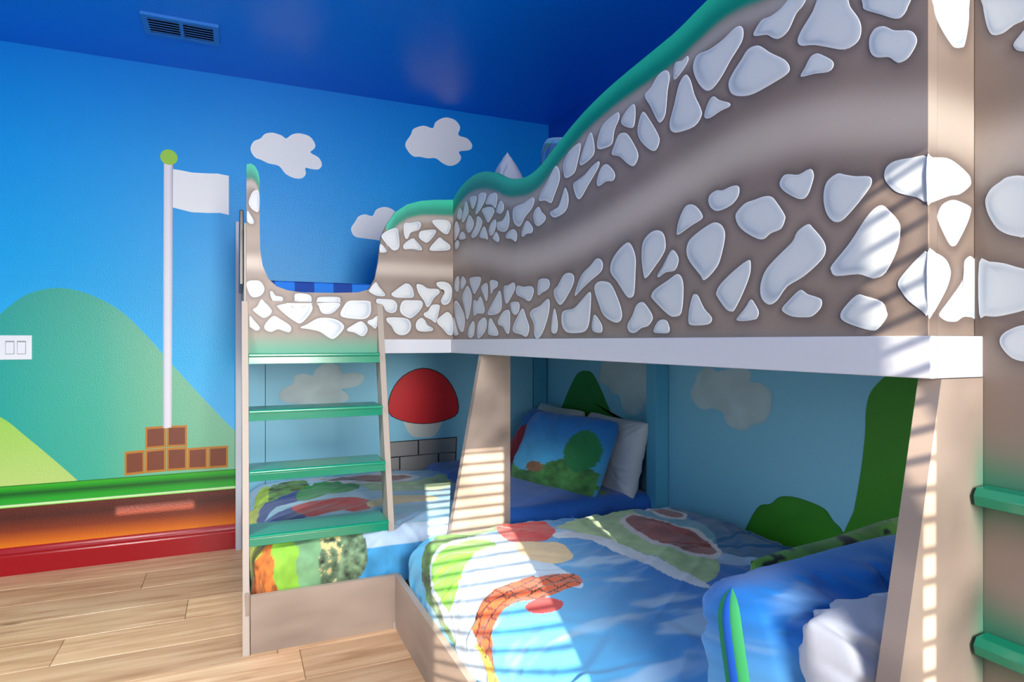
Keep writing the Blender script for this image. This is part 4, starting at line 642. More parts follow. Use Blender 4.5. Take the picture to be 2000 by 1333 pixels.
# white trim under the upper bunks
tw = 0.013
boxes('trim_board', [(PX - tw, PX + 0.004, NY - tw, PY - 0.0005, TRIM0, TRIM1)], M['white_trim'], bunk, 0.002)['label'] = 'long white trim board'
boxes('trim_board', [(PX + 0.0045, EX + 0.04, NY - tw, NY - 0.0005, TRIM0, TRIM1)], M['white_trim'], bunk, 0.002)['label'] = 'white end of the trim board'
boxes('trim_board', [(0.64, PX - tw - 0.0005, PY - tw, PY + 0.004, TRIM0, TRIM1)], M['white_trim'], bunk, 0.002)['label'] = 'short white trim board beside the ladder'

# upper platforms
boxes('upper_platform', [(0.035, 2.01, PY + 0.023, 3.97, TRIM0 - 0.002, TRIM1 + 0.0)], M['platform'], bunk)
boxes('upper_platform', [(PX + 0.023, 2.01, NY + 0.024, PY + 0.022, TRIM0 - 0.002, TRIM1 + 0.0)], M['platform'], bunk)

# tapered supports (fins), airbrushed
def fin(y0, y1, xt0, xt1, slope, zb, zt_, label):
    rows = 60; fr = np.linspace(0, 1, rows); z = zb + (zt_ - zb) * fr
    xl = xt0 - slope * (zt_ - z)
    nx = 10
    v = []; cc = []; f = []
    for yy in (y0, y1):
        for j in range(rows):
            for i in range(nx):
                v.append((xl[j] + (xt1 - xl[j]) * i / (nx - 1), yy, z[j]))
    V = np.array(v); P = V[:, 0]; Q = V[:, 2]
    n1 = fbm(P, Q, 7, 3)[:, None]; n2 = fbm(P * 0.5 + 5, Q, 12, 2)[:, None]
    cols = BASE * 0.85 + LIGHT * 0.15
    cols = cols * (1 + 0.7 * n1 + 0.45 * n2)
    if y0 < 1:  # green overspray from the rungs of the end panel
        g = sum(np.exp(-((Q - zz - 0.02) / 0.075) ** 2) for zz in RUNG_Z) * np.exp(-((P - xt1) / 0.022) ** 2)
        g = np.clip(g, 0, 1)[:, None] * 0.75
        cols = cols * (1 - g) + lin((20, 150, 115)) * g
    N = rows * nx
    for j in range(rows - 1):
        for i in range(nx - 1):
            a = j * nx + i
            f.append((a, a + 1, a + nx + 1, a + nx)); f.append((N + a, N + a + nx, N + a + nx + 1, N + a + 1))
        for i in (0, nx - 1):
            a = j * nx + i
            f.append((a, a + nx, N + a + nx, N + a))
    for j in (0, rows - 1):
        for i in range(nx - 1):
            a = j * nx + i
            f.append((a, a + 1, N + a + 1, N + a))
    o = mobj('support_post', v, f, M['air'], bunk, np.clip(cols, 0, 1))
    o['label'] = label
    return o
fin(2.566, 2.602, PX - 0.002, 1.118, 0.188, 0.0, TRIM0 - 0.003, 'tapered brown support between the two lower beds')
fin(NY - 0.014, NY + 0.022, 0.995, EX - 0.001, 0.215, 0.0, TRIM0 - 0.001, 'tapered brown support at the near corner')

# blue posts at the walls and interior panels of the lower bunks
boxes('blue_post', [(1.935, 2.012, 2.608, 2.69, 0.0, TRIM0 - 0.003)], M['in_blue_post'], bunk, 0.003)['label'] = 'light blue square post at the side wall'
IB, IR = 3.975, 2.015
back_panel = boxes('back_panel', [(0.162, 2.03, IB, ROOM_Y1 - 0.004, 0.0, TRIM0 + 0.004)], M['in_blue'], bunk)
back_panel['label'] = 'light blue painted panel behind the lower bunk'
boxes('back_panel', [(0.035, 0.159, IB + 0.002, ROOM_Y1 - 0.004, 0.0, TRIM0 + 0.004)], M['in_blue'], bunk)
side_panel = boxes('side_panel', [(IR, 2.03, 0.30, IB - 0.001, 0.0, TRIM0 + 0.004)], M['in_blue'], bunk)
side_panel['label'] = 'light blue painted panel along the side wall'
boxes('seam_strip', [(1.9035, 1.9065, IB - 0.004, IB - 0.0005, 0.0, TRIM0 - 0.002)], M['dark_seam'], bunk)
boxes('seam_strip', [(0.1585, 0.1622, IB - 0.001, IB + 0.01, 0.0, TRIM0 - 0.002)], M['dark_seam'], bunk)
boxes('seam_strip', [(2.0075, 2.0145, IB - 0.004, IB - 0.0005, 0.0, TRIM0 - 0.002)], M['dark_seam'], bunk)
boxes('corner_strip', [(1.907, 2.007, IB - 0.014, IB - 0.0005, 0.0, TRIM0 - 0.002)], M['in_blue_post'], bunk, 0.002)
# far post and end board of the upper left bunk
boxes('wall_post', [(0.0, 0.032, 3.945, ROOM_Y1 - 0.003, 0.0, 1.89)], M['white_trim'], bunk, 0.002)
boxes('end_board', [(0.034, 0.050, PY + 0.0225, 3.97, TRIM1 + 0.002, 1.72)], M['rail'], bunk, 0.002)
sp = boxes('wall_screen', [(0.016, 0.0335, 3.12, 3.72, 1.46, 1.80)], M['black'], None, 0.003)
tag(sp, 'black flat screen seen edge-on beside the upper bunk end', 'screen')

def soft_cloud(outline, mapf, parent, name='painted_cloud', inner=(196, 214, 214), outer=(150, 198, 214), label=None):
    p = smooth_loop(outline, 4); c = p.mean(0); n = len(p)
    rings = [1.0, 0.93, 0.8, 0.5]; v = []; cols = []
    a, b = lin(inner), lin(outer)
    for k, s in enumerate(rings):
        q = c + (p - c) * s
        for x in q:
            w = [0.35, 0.9, 1.0, 1.0][k] * (1 + 0.0)
            v.append(mapf(x[0], x[1], 0.0012)); cols.append((a * w + b * (1 - w)) * (1 + 0.25 * float(noise2(x[0] * 14, x[1] * 14))))
    v.append(mapf(c[0], c[1], 0.0012)); cols.append(a)
    f = []
    R = len(rings)
    for k in range(R - 1):
        for i in range(n): f.append((k * n + i, k * n + (i + 1) % n, (k + 1) * n + (i + 1) % n, (k + 1) * n + i))
    for i in range(n): f.append(((R - 1) * n + i, (R - 1) * n + (i + 1) % n, R * n))
    o = mobj(name, v, f, M['cloud_soft'], parent, np.clip(np.array(cols), 0, 1), fix=True)
    if label: o['label'] = label
    return o
def clampz(pts, zmax=TRIM0 - 0.001): return [(a, min(b, zmax)) for a, b in pts]
mIB = lambda a, b, o: (a, IB - o, b)
mIR = lambda a, b, o: (IR - o, a, b)
soft_cloud(IN_CLOUD, mIB, back_panel)
soft_cloud(clampz(R_CLOUD1), mIR, side_panel)
soft_cloud(clampz(R_CLOUD2), mIR, side_panel)
soft_cloud(clampz(R_HILL1), mIR, side_panel, 'painted_hill', (25, 125, 25), (40, 120, 70))
soft_cloud(clampz(R_HILL3), mIR, side_panel, 'painted_hill', (55, 140, 20), (35, 110, 60))
plate = prism('painted_hill', clampz([tuple(x) for x in smooth_loop(R_HILL2, 3)]), 'x', IR - 0.0012, IR - 0.0002, mat('hill_green', 0.45, rgb(60, 140, 20)), side_panel)
# plain red mushroom and a short run of grey bricks
plate_y('painted_mushroom_cap', [tuple(np.mean(CAP, 0) + (np.array(q) - np.mean(CAP, 0)) * 1.03) for q in smooth_loop(CAP, 3)], IB, 0.0022, M['outline'], back_panel)
plate_y('painted_mushroom_cap', CAP, IB, 0.0028, M['mushroom_red'], back_panel, 3)
plate_y('painted_mushroom_stem', STEM, IB, 0.0014, M['mushroom_stem'], back_panel, 3)
plate_y('brick_joints', BRICKBG, IB, 0.0010, M['outline'], back_panel)
for b in BRICKS: plate_y('brick', b, IB, 0.0030, M['brick'], back_panel)

# lower bed bases
def air_box(name, x0, x1, y0, y1, z0, z1, parent, n=60):
    """airbrushed base board with subdivided faces"""
    bm = bmesh.new()
    v, f = box_data(x0, x1, y0, y1, z0, z1)
    vs = [bm.verts.new(p) for p in v]
    for q in f: bm.faces.new([vs[i] for i in q])
    long_e = [e for e in bm.edges if e.calc_length() > 0.3]
    bmesh.ops.subdivide_edges(bm, edges=long_e, cuts=n, use_grid_fill=True)
    vert = [e for e in bm.edges if abs(e.verts[0].co.z - e.verts[1].co.z) > 0.1]
    bmesh.ops.subdivide_edges(bm, edges=vert, cuts=10, use_grid_fill=True)
    me = bpy.data.meshes.new(name); bm.to_mesh(me); bm.free()
    co = np.zeros(len(me.vertices) * 3); me.vertices.foreach_get('co', co); co = co.reshape(-1, 3)
    P = co[:, 0] + co[:, 1]
    c = (BASE * 0.75 + LIGHT * 0.25) * (1 + 0.35 * fbm(P * 0.7, co[:, 2] * 3, 5, 3)[:, None])
    at = me.color_attributes.new('Col', 'FLOAT_COLOR', 'POINT'); cc = np.ones((len(co), 4), np.float32); cc[:, :3] = np.clip(c, 0, 1)
    at.data.foreach_set('color', cc.ravel()); me.materials.append(M['air'])
    o = bpy.data.objects.new(name, me); COL.objects.link(o); attach(o, parent)
    return o
BZ = 0.222
air_box('base_board', 0.053, 0.628, 2.612, 2.634, 0.0, BZ, bunk)['label'] = 'low brown base board under the ladder'
air_box('base_board', 0.613, 0.635, 0.30, 2.611, 0.0, BZ, bunk)['label'] = 'long low brown base board of the near bed'
air_box('base_board', 0.034, 0.052, 2.64, 3.94, 0.0, BZ, bunk)
boxes('lower_platform', [(0.054, 2.01, 2.64, 3.97, 0.03, 0.12)], M['platform'], bunk)
boxes('lower_platform', [(0.637, 2.01, 0.66, 2.56, 0.03, 0.12)], M['platform'], bunk)

# ================================================================ LADDERS
lad = empty('ladder', (0.33, 2.7, 0), 'leaning ladder with four green treads at the short guard panel', 'ladder')
yf = lambda h: 2.606 + 0.247 * h
def rail(x0, x1, label=None):
    zt_ = 1.375
    out = [(yf(0), 0.0), (yf(zt_), zt_), (yf(zt_) + 0.02, zt_), (yf(1.14) + 0.085, 1.135), (yf(0.30) + 0.10, 0.28), (yf(0.22) + 0.0, 0.225), (2.611, 0.0)]
    prism('side_rail', out, 'x', x0, x1, M['rail'], lad, 0.0015)
rail(0.024, 0.050); rail(0.604, 0.631)
for zb in (0.388, 0.633, 0.8725, 1.107):
    y0 = yf(zb)
    tr = prism('tread', [(y0 - 0.004, zb + 0.0285), (y0 - 0.012, zb + 0.031), (y0 - 0.012, zb + 0.039), (y0 - 0.006, zb + 0.043), (y0 + 0.175, zb + 0.043), (y0 + 0.175, zb + 0.0285)], 'x', 0.0505, 0.6035, M['green'], lad, 0.002)
    prism('tread_apron', [(y0, zb - 0.002), (y0, zb + 0.028), (y0 + 0.02, zb + 0.028), (y0 + 0.02, zb - 0.002)], 'x', 0.0505, 0.6035, M['green'], lad, 0.0015)
S = np.linspace(0.0505, 0.6035, 70)
def riser_col(P, Q, TT):
    c = air_colour(P, Q, None, ST_RISER, None, False)
    g = (1 - sstep(1.15, 1.255, Q))[:, None] * 0.85
    return c * (1 - g) + lin((40, 165, 130)) * g
riser = panel('riser_panel', S, np.full(70, 1.378), TRIM0 + 0.003, 60, mapR, 0.02, riser_col, lad)
for i, s in enumerate(ST_RISER): stone_obj(s, mapR, riser, i)

lad2 = empty('ladder', (1.07, 0.4, 0), 'green rungs fixed to the brown end panel at the right edge', 'ladder')
for z in RUNG_Z:
    prism('rung', [(1.097, z), (1.066, z + 0.004), (1.062, z + 0.020), (1.070, z + 0.032), (1.097, z + 0.034)], 'y', 0.10, NY - 0.02, M['green'], lad2, 0.002)

# ================================================================ BEDDING
PAL = {k: lin(c) for k, c in dict(pale=(196, 216, 230), fol=(86, 128, 62), leaf=(122, 198, 60), red=(200, 40, 38), tan=(226, 198, 150), sage=(158, 190, 140), pale2=(205, 215, 228),
       teal=(90, 150, 175), deep=(30, 95, 145), rim=(205, 200, 205), mar=(140, 70, 70), brick=(212, 92, 44), yel=(238, 196, 60), red2=(195, 45, 45), lime=(165, 200, 60), navy=(25, 60, 130), green=(40, 140, 70)).items()}

def paint_shapes(P, Q, base, shapes, edge=0.0):
    c = base.copy()
    for name, poly in shapes:
        m = inside(smooth_loop(poly, 3), P, Q)
        if not m.any(): continue
        k = PAL[name][None]
        n = fbm(P[m] * 1.0, Q[m] * 1.0, 22, 3)[:, None]
        amp = {'fol': 1.3, 'mar': 0.6, 'sage': 0.35, 'lime': 0.6}.get(name, 0.15)
        c[m] = np.clip(k * (1 + amp * n), 0, 1)
    return c

def drape(name, x0, x1, y0, y1, top, r, drop, step, paint, wrinkle, puff, label, cat):
    ex = r * math.pi / 2 + drop
    ix0, ix1, iy0, iy1 = x0 + r, x1 - r, y0 + r, y1 - r
    gx = np.linspace(ix0 - ex, ix1 + ex, int((ix1 - ix0 + 2 * ex) / step)); gy = np.linspace(iy0 - ex, iy1 + ex, int((iy1 - iy0 + 2 * ex) / step))
    P, Q = np.meshgrid(gx, gy, indexing='ij'); P = P.ravel(); Q = Q.ravel()
    cx = np.clip(P, ix0, ix1); cy = np.clip(Q, iy0, iy1)
    dx, dy = P - cx, Q - cy; e = np.hypot(dx, dy); es = np.maximum(e, 1e-9)
    nx, ny = dx / es, dy / es
    e = np.minimum(e, ex)
    ang = np.minimum(e / r, math.pi / 2)
    out = r * np.sin(ang); down = r * (1 - np.cos(ang)) + np.maximum(e - r * math.pi / 2, 0)
    u = (P - (x0 + x1) / 2) / ((x1 - x0) / 2); w = (Q - (y0 + y1) / 2) / ((y1 - y0) / 2)
    pf = puff * np.clip(1 - u ** 4, 0, 1) * np.clip(1 - w ** 4, 0, 1)
    d = wrinkle(P, Q, e / ex)
    X = cx + nx * out + nx * np.sin(ang) * d
    Y = cy + ny * out + ny * np.sin(ang) * d
    Z = top - down + pf + np.cos(ang) * d
    nX, nY = len(gx), len(gy)
    cols = paint(P, Q)
    me = bpy.data.meshes.new(name)
    i = np.arange(nX - 1)[:, None] * nY + np.arange(nY - 1)[None]
    i = i.ravel()
    F_ = np.stack([i, i + nY, i + nY + 1, i + 1], 1)
    me.vertices.add(nX * nY); me.vertices.foreach_set('co', np.stack([X, Y, Z], 1).ravel())
    me.loops.add(len(F_) * 4); me.loops.foreach_set('vertex_index', F_.ravel().astype(np.int32))
    me.polygons.add(len(F_)); me.polygons.foreach_set('loop_start', np.arange(0, len(F_) * 4, 4, dtype=np.int32))
    me.update(calc_edges=True)
    me.polygons.foreach_set('use_smooth', np.ones(len(F_), bool))
    at = me.color_attributes.new('Col', 'FLOAT_COLOR', 'POINT'); cc = np.ones((nX * nY, 4), np.float32); cc[:, :3] = np.clip(cols, 0, 1)
    at.data.foreach_set('color', cc.ravel())
    me.materials.append(M['cloth']); me.validate()
    o = bpy.data.objects.new(name, me); COL.objects.link(o)
    return tag(o, label, cat)

def creases(P, Q, n, ax, ay, seed, amp, width):
    """n random soft fold lines running inwards from the edges of a cloth of half size ax, ay"""
    rg = np.random.RandomState(seed); d = np.zeros(P.shape)
    for k in range(n):
        s = rg.rand() * 2 - 1
        o = (s * ax, (1 if rg.rand() < 0.5 else -1) * ay) if rg.rand() < 0.5 else ((1 if rg.rand() < 0.5 else -1) * ax, s * ay)
        tx, ty = rg.uniform(-0.6, 0.6) * ax - o[0], rg.uniform(-0.6, 0.6) * ay - o[1]
        L = math.hypot(tx, ty); tx, ty = tx / L, ty / L
        ln = L * rg.uniform(0.5, 1.1); w = width * rg.uniform(0.6, 1.6); a = amp * rg.uniform(0.3, 1.0) * (1 if rg.rand() < 0.6 else -1)
        u = (P - o[0]) * tx + (Q - o[1]) * ty
        v = -(P - o[0]) * ty + (Q - o[1]) * tx + 0.10 * rg.uniform(-1, 1) * u * u / L
        fade = np.clip(1 - u / ln, 0, 1) * np.clip(1 + u / 0.05, 0, 1)
        r = v / (w * (0.5 + 0.8 * np.clip(u / ln, 0, 1)))
        d += a * fade * (np.exp(-r * r) - 0.6 * np.exp(-(r - 1.6) ** 2))
    return d

def folds(P, Q, s, along, seed=0.0):
    """soft quilted lumps plus sharper tension wrinkles near the edges"""
    a = 0.016 * fbm(P + seed, Q, 4.0, 3)
    rx = P * 0.8 + Q * 0.6; ry = -P * 0.6 + Q * 0.8
    b = -0.012 * np.abs(noise2(rx * 1.2, ry * 7, 2.2)) + 0.004 * noise2(rx * 9, ry * 2, 1.7)
    c = np.clip(s * 1.6 - 0.1, 0, 1) * (0.016 * noise2(along * 16 + seed, s * 1.5) + 0.010 * np.abs(noise2(along * 34 + seed, s)))
    return a + b + c

def paint_right(P, Q):
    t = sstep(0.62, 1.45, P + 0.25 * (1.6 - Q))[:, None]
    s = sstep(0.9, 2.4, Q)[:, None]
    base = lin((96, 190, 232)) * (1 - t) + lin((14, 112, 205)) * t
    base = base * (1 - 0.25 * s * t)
    n = fbm(P * 0.7, Q * 2.0, 6, 3)[:, None]
    cl = sstep(0.05, 0.35, n) * 0.5
    base = base * (1 - cl) + lin((200, 225, 240)) * cl
    c = paint_shapes(P, Q, base, BED_R)
    # mortar joints of the printed brick patch
    br = inside(smooth_loop(dict(BED_R)['brick'], 3), P, Q)
    uu = (P * 0.35 - Q) / 0.042; vv = (P + 0.35 * Q) / 0.050
    row = np.floor(uu); line = (np.abs(uu - np.round(uu)) < 0.07) | (np.abs((vv + 0.5 * (row % 2)) - np.round(vv + 0.5 * (row % 2))) < 0.06)
    c[br & line] = lin((70, 28, 22))
    return c
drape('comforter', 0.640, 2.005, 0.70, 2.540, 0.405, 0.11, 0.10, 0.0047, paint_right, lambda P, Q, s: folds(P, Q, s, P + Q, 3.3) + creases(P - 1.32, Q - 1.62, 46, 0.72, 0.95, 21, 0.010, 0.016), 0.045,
      'blue printed comforter on the near lower bed, striped by sunlight', 'comforter')

def paint_left(P, Q):
    base = lin((168, 205, 228))[None] * (1 - sstep(0.5, 1.3, P)[:, None]) + lin((60, 150, 205))[None] * sstep(0.5, 1.3, P)[:, None]
    n = fbm(P * 0.8, Q * 2.4, 6, 3)[:, None]
    cl = sstep(0.0, 0.3, n) * 0.6
    base = base * (1 - cl) + lin((120, 180, 190)) * cl
    c = paint_shapes(P, Q, base, BED_L)
    fr = Q < 2.735                         # the drop at the front edge of the bed
    e = 2.735 - Q
    n1 = fbm(P, Q, 18, 3); n2 = fbm(P, Q, 45, 3); wob = 0.03 * fbm(P * 0.5, Q, 9, 2)
    x = P + wob
    def put(m, k, amp, nn): c[m] = np.clip(lin(k)[None] * (1 + amp * nn[m][:, None]), 0, 1)
    put(fr, (66, 160, 214), 0.3, n1)
    put(fr & (x > 0.50) & (e < 0.10), (190, 212, 232), 0.2, n1)
    put(fr & (x < 0.50 - 0.4 * np.maximum(e - 0.15, 0)), (112, 140, 104), 1.5, n2)
    put(fr & (x > 0.30) & (x < 0.40) & (n2 > 0.16), (226, 205, 140), 0.4, n1)
    put(fr & (x < 0.32), (128, 178, 128), 0.5, n1)
    put(fr & (x < 0.235), (148, 205, 64), 0.4, n1)
    put(fr & (x < 0.125 + 0.05 * np.abs(np.mod(e * 9, 1) - 0.5)), (214, 120, 48), 0.9, n2)
    put((x < 0.09) & (Q > 2.70) & (Q < 3.5), (180, 190, 70), 0.8, n1)
    return c
drape('comforter', 0.058, 2.005, 2.640, 3.955, 0.385, 0.10, 0.10, 0.0062, paint_left, lambda P, Q, s: folds(P, Q, s, P, 8.1) + creases(P - 1.0, Q - 3.3, 40, 0.98, 0.68, 33, 0.009, 0.016), 0.03,
      'pale blue and green printed comforter on the lower bed behind the ladder', 'comforter')

# mattresses under the comforters and on the upper bunks
def mattress(x0, x1, y0, y1, z0, z1, m, label):
    o = boxes('mattress', [(x0, x1, y0, y1, z0, z1)], m, None, 0.03)
    return tag(o, label, 'mattress')
mattress(0.70, 1.95, 0.78, 2.47, 0.121, 0.375, M['mattress'], 'white mattress under the near blue comforter')
mattress(0.12, 1.95, 2.72, 3.88, 0.121, 0.355, M['mattress'], 'white mattress under the comforter behind the ladder')
def check_mat():
    m = mat('blue_check_sheet', 0.8)
    nt = m.node_tree; t = nt.nodes.new('ShaderNodeTexCoord'); c = nt.nodes.new('ShaderNodeTexChecker')
    c.inputs['Scale'].default_value = 1 / 0.085; c.inputs['Color1'].default_value = rgb(8, 62, 150); c.inputs['Color2'].default_value = rgb(25, 118, 215)
    mp = nt.nodes.new('ShaderNodeMapping'); mp.inputs['Location'].default_value = (0.01, 0.013, 0.02)
    nt.links.new(t.outputs['Object'], mp.inputs[0]); nt.links.new(mp.outputs[0], c.inputs[0]); nt.links.new(c.outputs[0], nt.nodes['Principled BSDF'].inputs['Base Color'])
    return m
M['check'] = check_mat()
mattress(0.056, 1.98, 3.0, 3.955, 1.212, 1.475, M['check'], 'mattress with blue checked sheet on the upper bunk by the ladder')
mattress(1.015, 1.98, 0.67, 2.985, 1.212, 1.50, M['mattress'], 'mattress of the upper bunk behind the long guard panel')

def pillow(name, w, h, t, loc, rot, paint, m, label, cat='pillow', gusset=0.0, gcols=None, full=0.55, seed=0.0, n=56, wr=0.010, pinch=0.07, rnd=0.12):
    g = np.linspace(-1, 1, n); g = np.sign(g) * np.abs(g) ** 0.85
    U, V = np.meshgrid(g, g, indexing='ij')
    X = w / 2 * U * (1 - pinch * (1 - V ** 2)); Y = h / 2 * V * (1 - pinch * (1 - U ** 2))
    X = X * np.sqrt(1 - rnd * V ** 4); Y = Y * np.sqrt(1 - rnd * U ** 4)
    prof = ((1 - U ** 4) * (1 - V ** 4)) ** full
    gz = gusset / 2 * (1 - V ** 8) * np.abs(U) ** 3
    edgefade = np.clip((1 - np.maximum(np.abs(U), np.abs(V))) * 11, 0, 1)
    X = X + wr * 0.35 * fbm(U * 0.4 + seed, V * 0.4, 3, 2); Y = Y + wr * 0.35 * fbm(U * 0.4 - seed, V * 0.4 + 9, 3, 2)
    def sheet(sgn, sd):
        wv = wr * (fbm(X * 1.0 + sd, Y + sd, 7, 3) * 1.4 + 0.8 * np.abs(noise2((X + Y) * 5 + sd, (X - Y) * 1.5, 3)))
        wv = wv + creases(X, Y, int(14 + 700 * wr), w / 2, h / 2, seed=int(sd * 10) + 5, amp=wr * 0.75, width=0.008 + 0.14 * wr)
        rad = np.arctan2(V, U)
        wv = wv + 0.5 * wr * np.sin(rad * 14 + sd) * np.clip(np.hypot(U, V) - 0.5, 0, 1) * edgefade
        return sgn * (gz + t / 2 * prof + wv * edgefade)
    ZF = sheet(1, seed); ZB = sheet(-1, seed + 4.2)
    v = [(x, y, z) for x, y, z in zip(X.ravel(), Y.ravel(), ZF.ravel())] + [(x, y, z) for x, y, z in zip(X.ravel(), Y.ravel(), ZB.ravel())]
    N = n * n; f = []
    for i in range(n - 1):
        for j in range(n - 1):
            a = i * n + j
            f.append((a, a + n, a + n + 1, a + 1)); f.append((N + a, N + a + 1, N + a + n + 1, N + a + n))
    loop = [i * n for i in range(n)] + [(n - 1) * n + j for j in range(1, n)] + [i * n + n - 1 for i in range(n - 2, -1, -1)] + [j for j in range(n - 2, 0, -1)]
    if gusset == 0:
        for k in range(len(loop)):
            pass
    cols = None
    if paint is not None:
        cf_ = paint(U.ravel(), V.ravel(), 1); cb_ = paint(U.ravel(), V.ravel(), -1)
        cols = np.concatenate([cf_, cb_])
    root = mobj(name, v, f, m, None, cols, smooth=True, fix=False)
    if gusset == 0:
        bm = bmesh.new(); bm.from_mesh(root.data)
        bmesh.ops.remove_doubles(bm, verts=bm.verts, dist=1e-5); bm.to_mesh(root.data); bm.free()
    else:
        bands = gcols; nb = len(bands)
        bm = bmesh.new(); bm.from_mesh(root.data)          # close the seam along the edges without a band
        bmesh.ops.remove_doubles(bm, verts=bm.verts, dist=1e-5); bm.to_mesh(root.data); bm.free()
        for side in (0, n - 1):
            for bi, (nm, bmat) in enumerate(bands):
                bv = []; bf = []
                for j in range(n):
                    x, y, g_ = X[side, j], Y[side, j], gz[side, j]
                    for f_ in (bi / nb, (bi + 0.5) / nb, (bi + 1) / nb):
                        bul = 0.010 * (1 - (2 * f_ - 1) ** 2) * g_ / (gusset / 2) + 0.004 * (1 - 4 * (f_ * nb - bi - 0.5) ** 2) * g_ / (gusset / 2)
                        bv.append((x + math.copysign(bul, x), y, g_ * (1 - 2 * f_)))
                for j in range(n - 1):
                    for q in (0, 1):
                        bf.append((3 * j + q, 3 * j + q + 1, 3 * j + q + 4, 3 * j + q + 3))
                mobj(nm, bv, bf, bmat, root, smooth=True, fix=False)
    root.location = loc; root.rotation_euler = rot
    return tag(root, label, cat)

R = math.radians
def paint_sham(U, V, s):
    t = sstep(-0.9, 0.6, V + 0.3 * U)[:, None]
    c = lin((120, 195, 230)) * (1 - t) + lin((22, 130, 215)) * t
    n = fbm(U, V * 2, 3, 3)[:, None]
    c = c * (1 + 0.25 * n)
    cl = sstep(0.2, 0.5, fbm(U * 1.2 + 3, V * 2.4, 2.2, 3))[:, None] * 0.25
    c = c * (1 - cl) + lin((190, 225, 240)) * cl
    r = np.hypot((U - 0.25) / 0.28, (V + 0.45) / 0.30)
    if s > 0:
        c[r < 1] = lin((190, 40, 40))
        r2 = np.hypot((U + 0.55) / 0.2, (V + 0.75) / 0.2); c[r2 < 1] = lin((150, 170, 130))
    return c
GB = [('edge_band', mat('band_green', 0.7, rgb(70, 190, 110))), ('edge_band', mat('band_blue', 0.7, rgb(25, 105, 215))), ('edge_band', mat('band_deep_green', 0.7, rgb(25, 150, 95)))]
# near bed: pillows standing at the right end
pillow('pillow', 0.74, 0.385, 0.25, (1.215, 0.935, 0.560), (R(79), R(0), R(5)), paint_sham, M['cloth'], 'bright blue pillow with green and blue striped edge on the near bed', gusset=0.06, gcols=GB, seed=1.0, rnd=0.16, pinch=0.02, wr=0.026, full=0.42, n=90)
pillow('pillow', 0.64, 0.44, 0.14, (1.195, 0.742, 0.548), (R(86), R(-5), R(-2)), None, M['white_cloth'], 'white crumpled pillow next to the near corner support', seed=5.0, wr=0.05, rnd=0.12, pinch=0.04, n=90)
def paint_green(U, V, s):
    n = fbm(U * 2, V * 2, 3, 3)[:, None]
    c = lin((90, 150, 50)) * (1 + 0.6 * n)
    c = np.where(n > 0.22, lin((20, 30, 22)), c)
    return c
pillow('pillow', 0.60, 0.38, 0.14, (1.43, 1.12, 0.520), (R(75), R(-4), R(2)), paint_green, M['cloth'], 'green and black patterned pillow behind the striped-edge blue pillow', seed=9.0)

# bed behind the ladder: pillows leaning on the side wall
def paint_a(U, V, s):
    t = sstep(-1, 1, V)[:, None]
    c = lin((90, 195, 235)) * (1 - t) + lin((20, 115, 200)) * t
    c = c * (1 + 0.2 * fbm(U, V, 3, 3)[:, None])
    if s > 0:
        m = (V < -0.42 + 0.25 * np.sin(U * 3)); c[m] = np.clip(lin((70, 130, 60)) * (1 + 0.9 * fbm(U[m], V[m], 9, 3)[:, None]), 0, 1)
        m = np.hypot((U - 0.62) / 0.34, (V - 0.05) / 0.5) < 1; c[m] = lin((35, 130, 70))
        m = np.hypot((U + 0.25) / 0.22, (V + 0.55) / 0.13) < 1; c[m] = np.clip(lin((150, 105, 70)) * (1 + 0.5 * fbm(U[m], V[m], 14, 2)[:, None]), 0, 1)
        m = np.abs(U + 0.97) < 0.06; c[m] = lin((25, 90, 190))
    return c
def paint_b(U, V, s):
    t = sstep(-1, 1, V)[:, None]
    c = lin((60, 160, 220)) * (1 - t) + lin((20, 105, 195)) * t
    c = c * (1 + 0.2 * fbm(U, V, 3, 3)[:, None])
    if s > 0:
        m = np.hypot((U + 0.25) / 0.55, (V + 0.25) / 0.62) < 1; c[m] = lin((205, 28, 34))
    return c
wz = 0.40
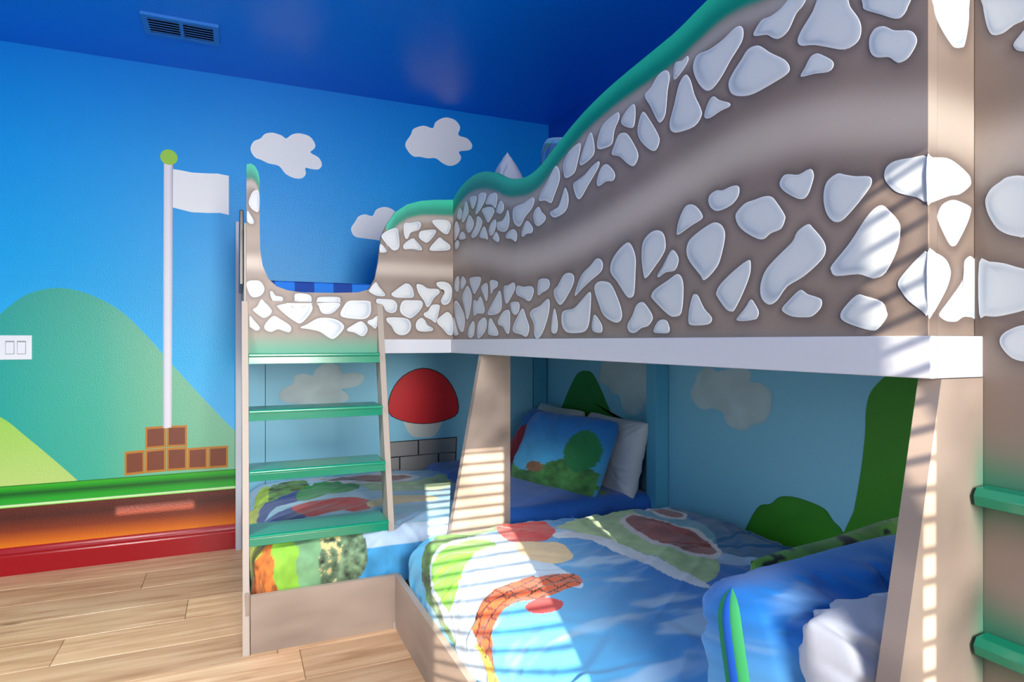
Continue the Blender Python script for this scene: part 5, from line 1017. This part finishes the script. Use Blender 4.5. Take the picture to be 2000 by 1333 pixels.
pillow('pillow', 0.68, 0.47, 0.17, (1.62, 3.02, wz + 0.195), (R(62), 0, R(-72)), paint_a, M['cloth'], 'blue pillow with green patches leaning in front of the white pillows', seed=2.0, rnd=0.2)
pillow('pillow', 0.60, 0.44, 0.16, (1.68, 3.42, wz + 0.185), (R(60), 0, R(-88)), paint_b, M['cloth'], 'blue pillow with a round red patch beside the tapered support', seed=3.0, rnd=0.2)
pillow('pillow', 0.60, 0.44, 0.14, (1.880, 2.95, wz + 0.180), (R(76), 0, R(-90)), None, M['white_cloth'], 'white pillow standing against the side wall by the blue post', seed=6.0)
pillow('pillow', 0.64, 0.44, 0.14, (1.87, 3.60, wz + 0.175), (R(74), 0, R(-90)), None, M['white_cloth'], 'white pillow behind the blue pillow with the red patch', seed=7.0)
# blue folded cover at the head of that bed
def paint_navy(P, Q):
    c = lin((22, 95, 185))[None] * (1 + 0.3 * fbm(P * 0.8, Q * 2, 5, 3)[:, None])
    m = np.hypot((P - 1.70) / 0.05, (Q - 2.76) / 0.04) < 1
    c[m] = lin((70, 140, 60))
    return c
drape('throw_blanket', 1.10, 1.99, 2.645, 3.93, 0.425, 0.06, 0.02, 0.012, paint_navy, lambda P, Q, s: 0.6 * folds(P, Q, s, P, 5.1), 0.02, 'deep blue folded cover under the pillows of the bed behind the ladder', 'blanket')

# pillows peeking above the long guard panel
pillow('pillow', 0.60, 0.46, 0.15, (1.14, 2.62, 1.715), (R(90), R(-48), R(90)), None, M['white_cloth'], 'white pillow corner peeking above the long guard panel', seed=8.0, pinch=0.12)
def paint_teal(U, V, s):
    c = lin((30, 130, 190))[None] * (1 + 0.6 * fbm(U, V, 4, 3)[:, None])
    n = fbm(U + 7, V, 5, 2); c = np.where((n > 0.12)[:, None], lin((40, 140, 80)), c)
    e = np.maximum(np.abs(U), np.abs(V)) > 0.9
    c[e] = lin((110, 205, 225))
    return c
pillow('pillow', 0.52, 0.54, 0.15, (1.34, 2.46, 1.845), (R(88), R(-14), R(88)), paint_teal, M['cloth'], 'teal edged patterned pillow peeking above the long guard panel', seed=4.0)
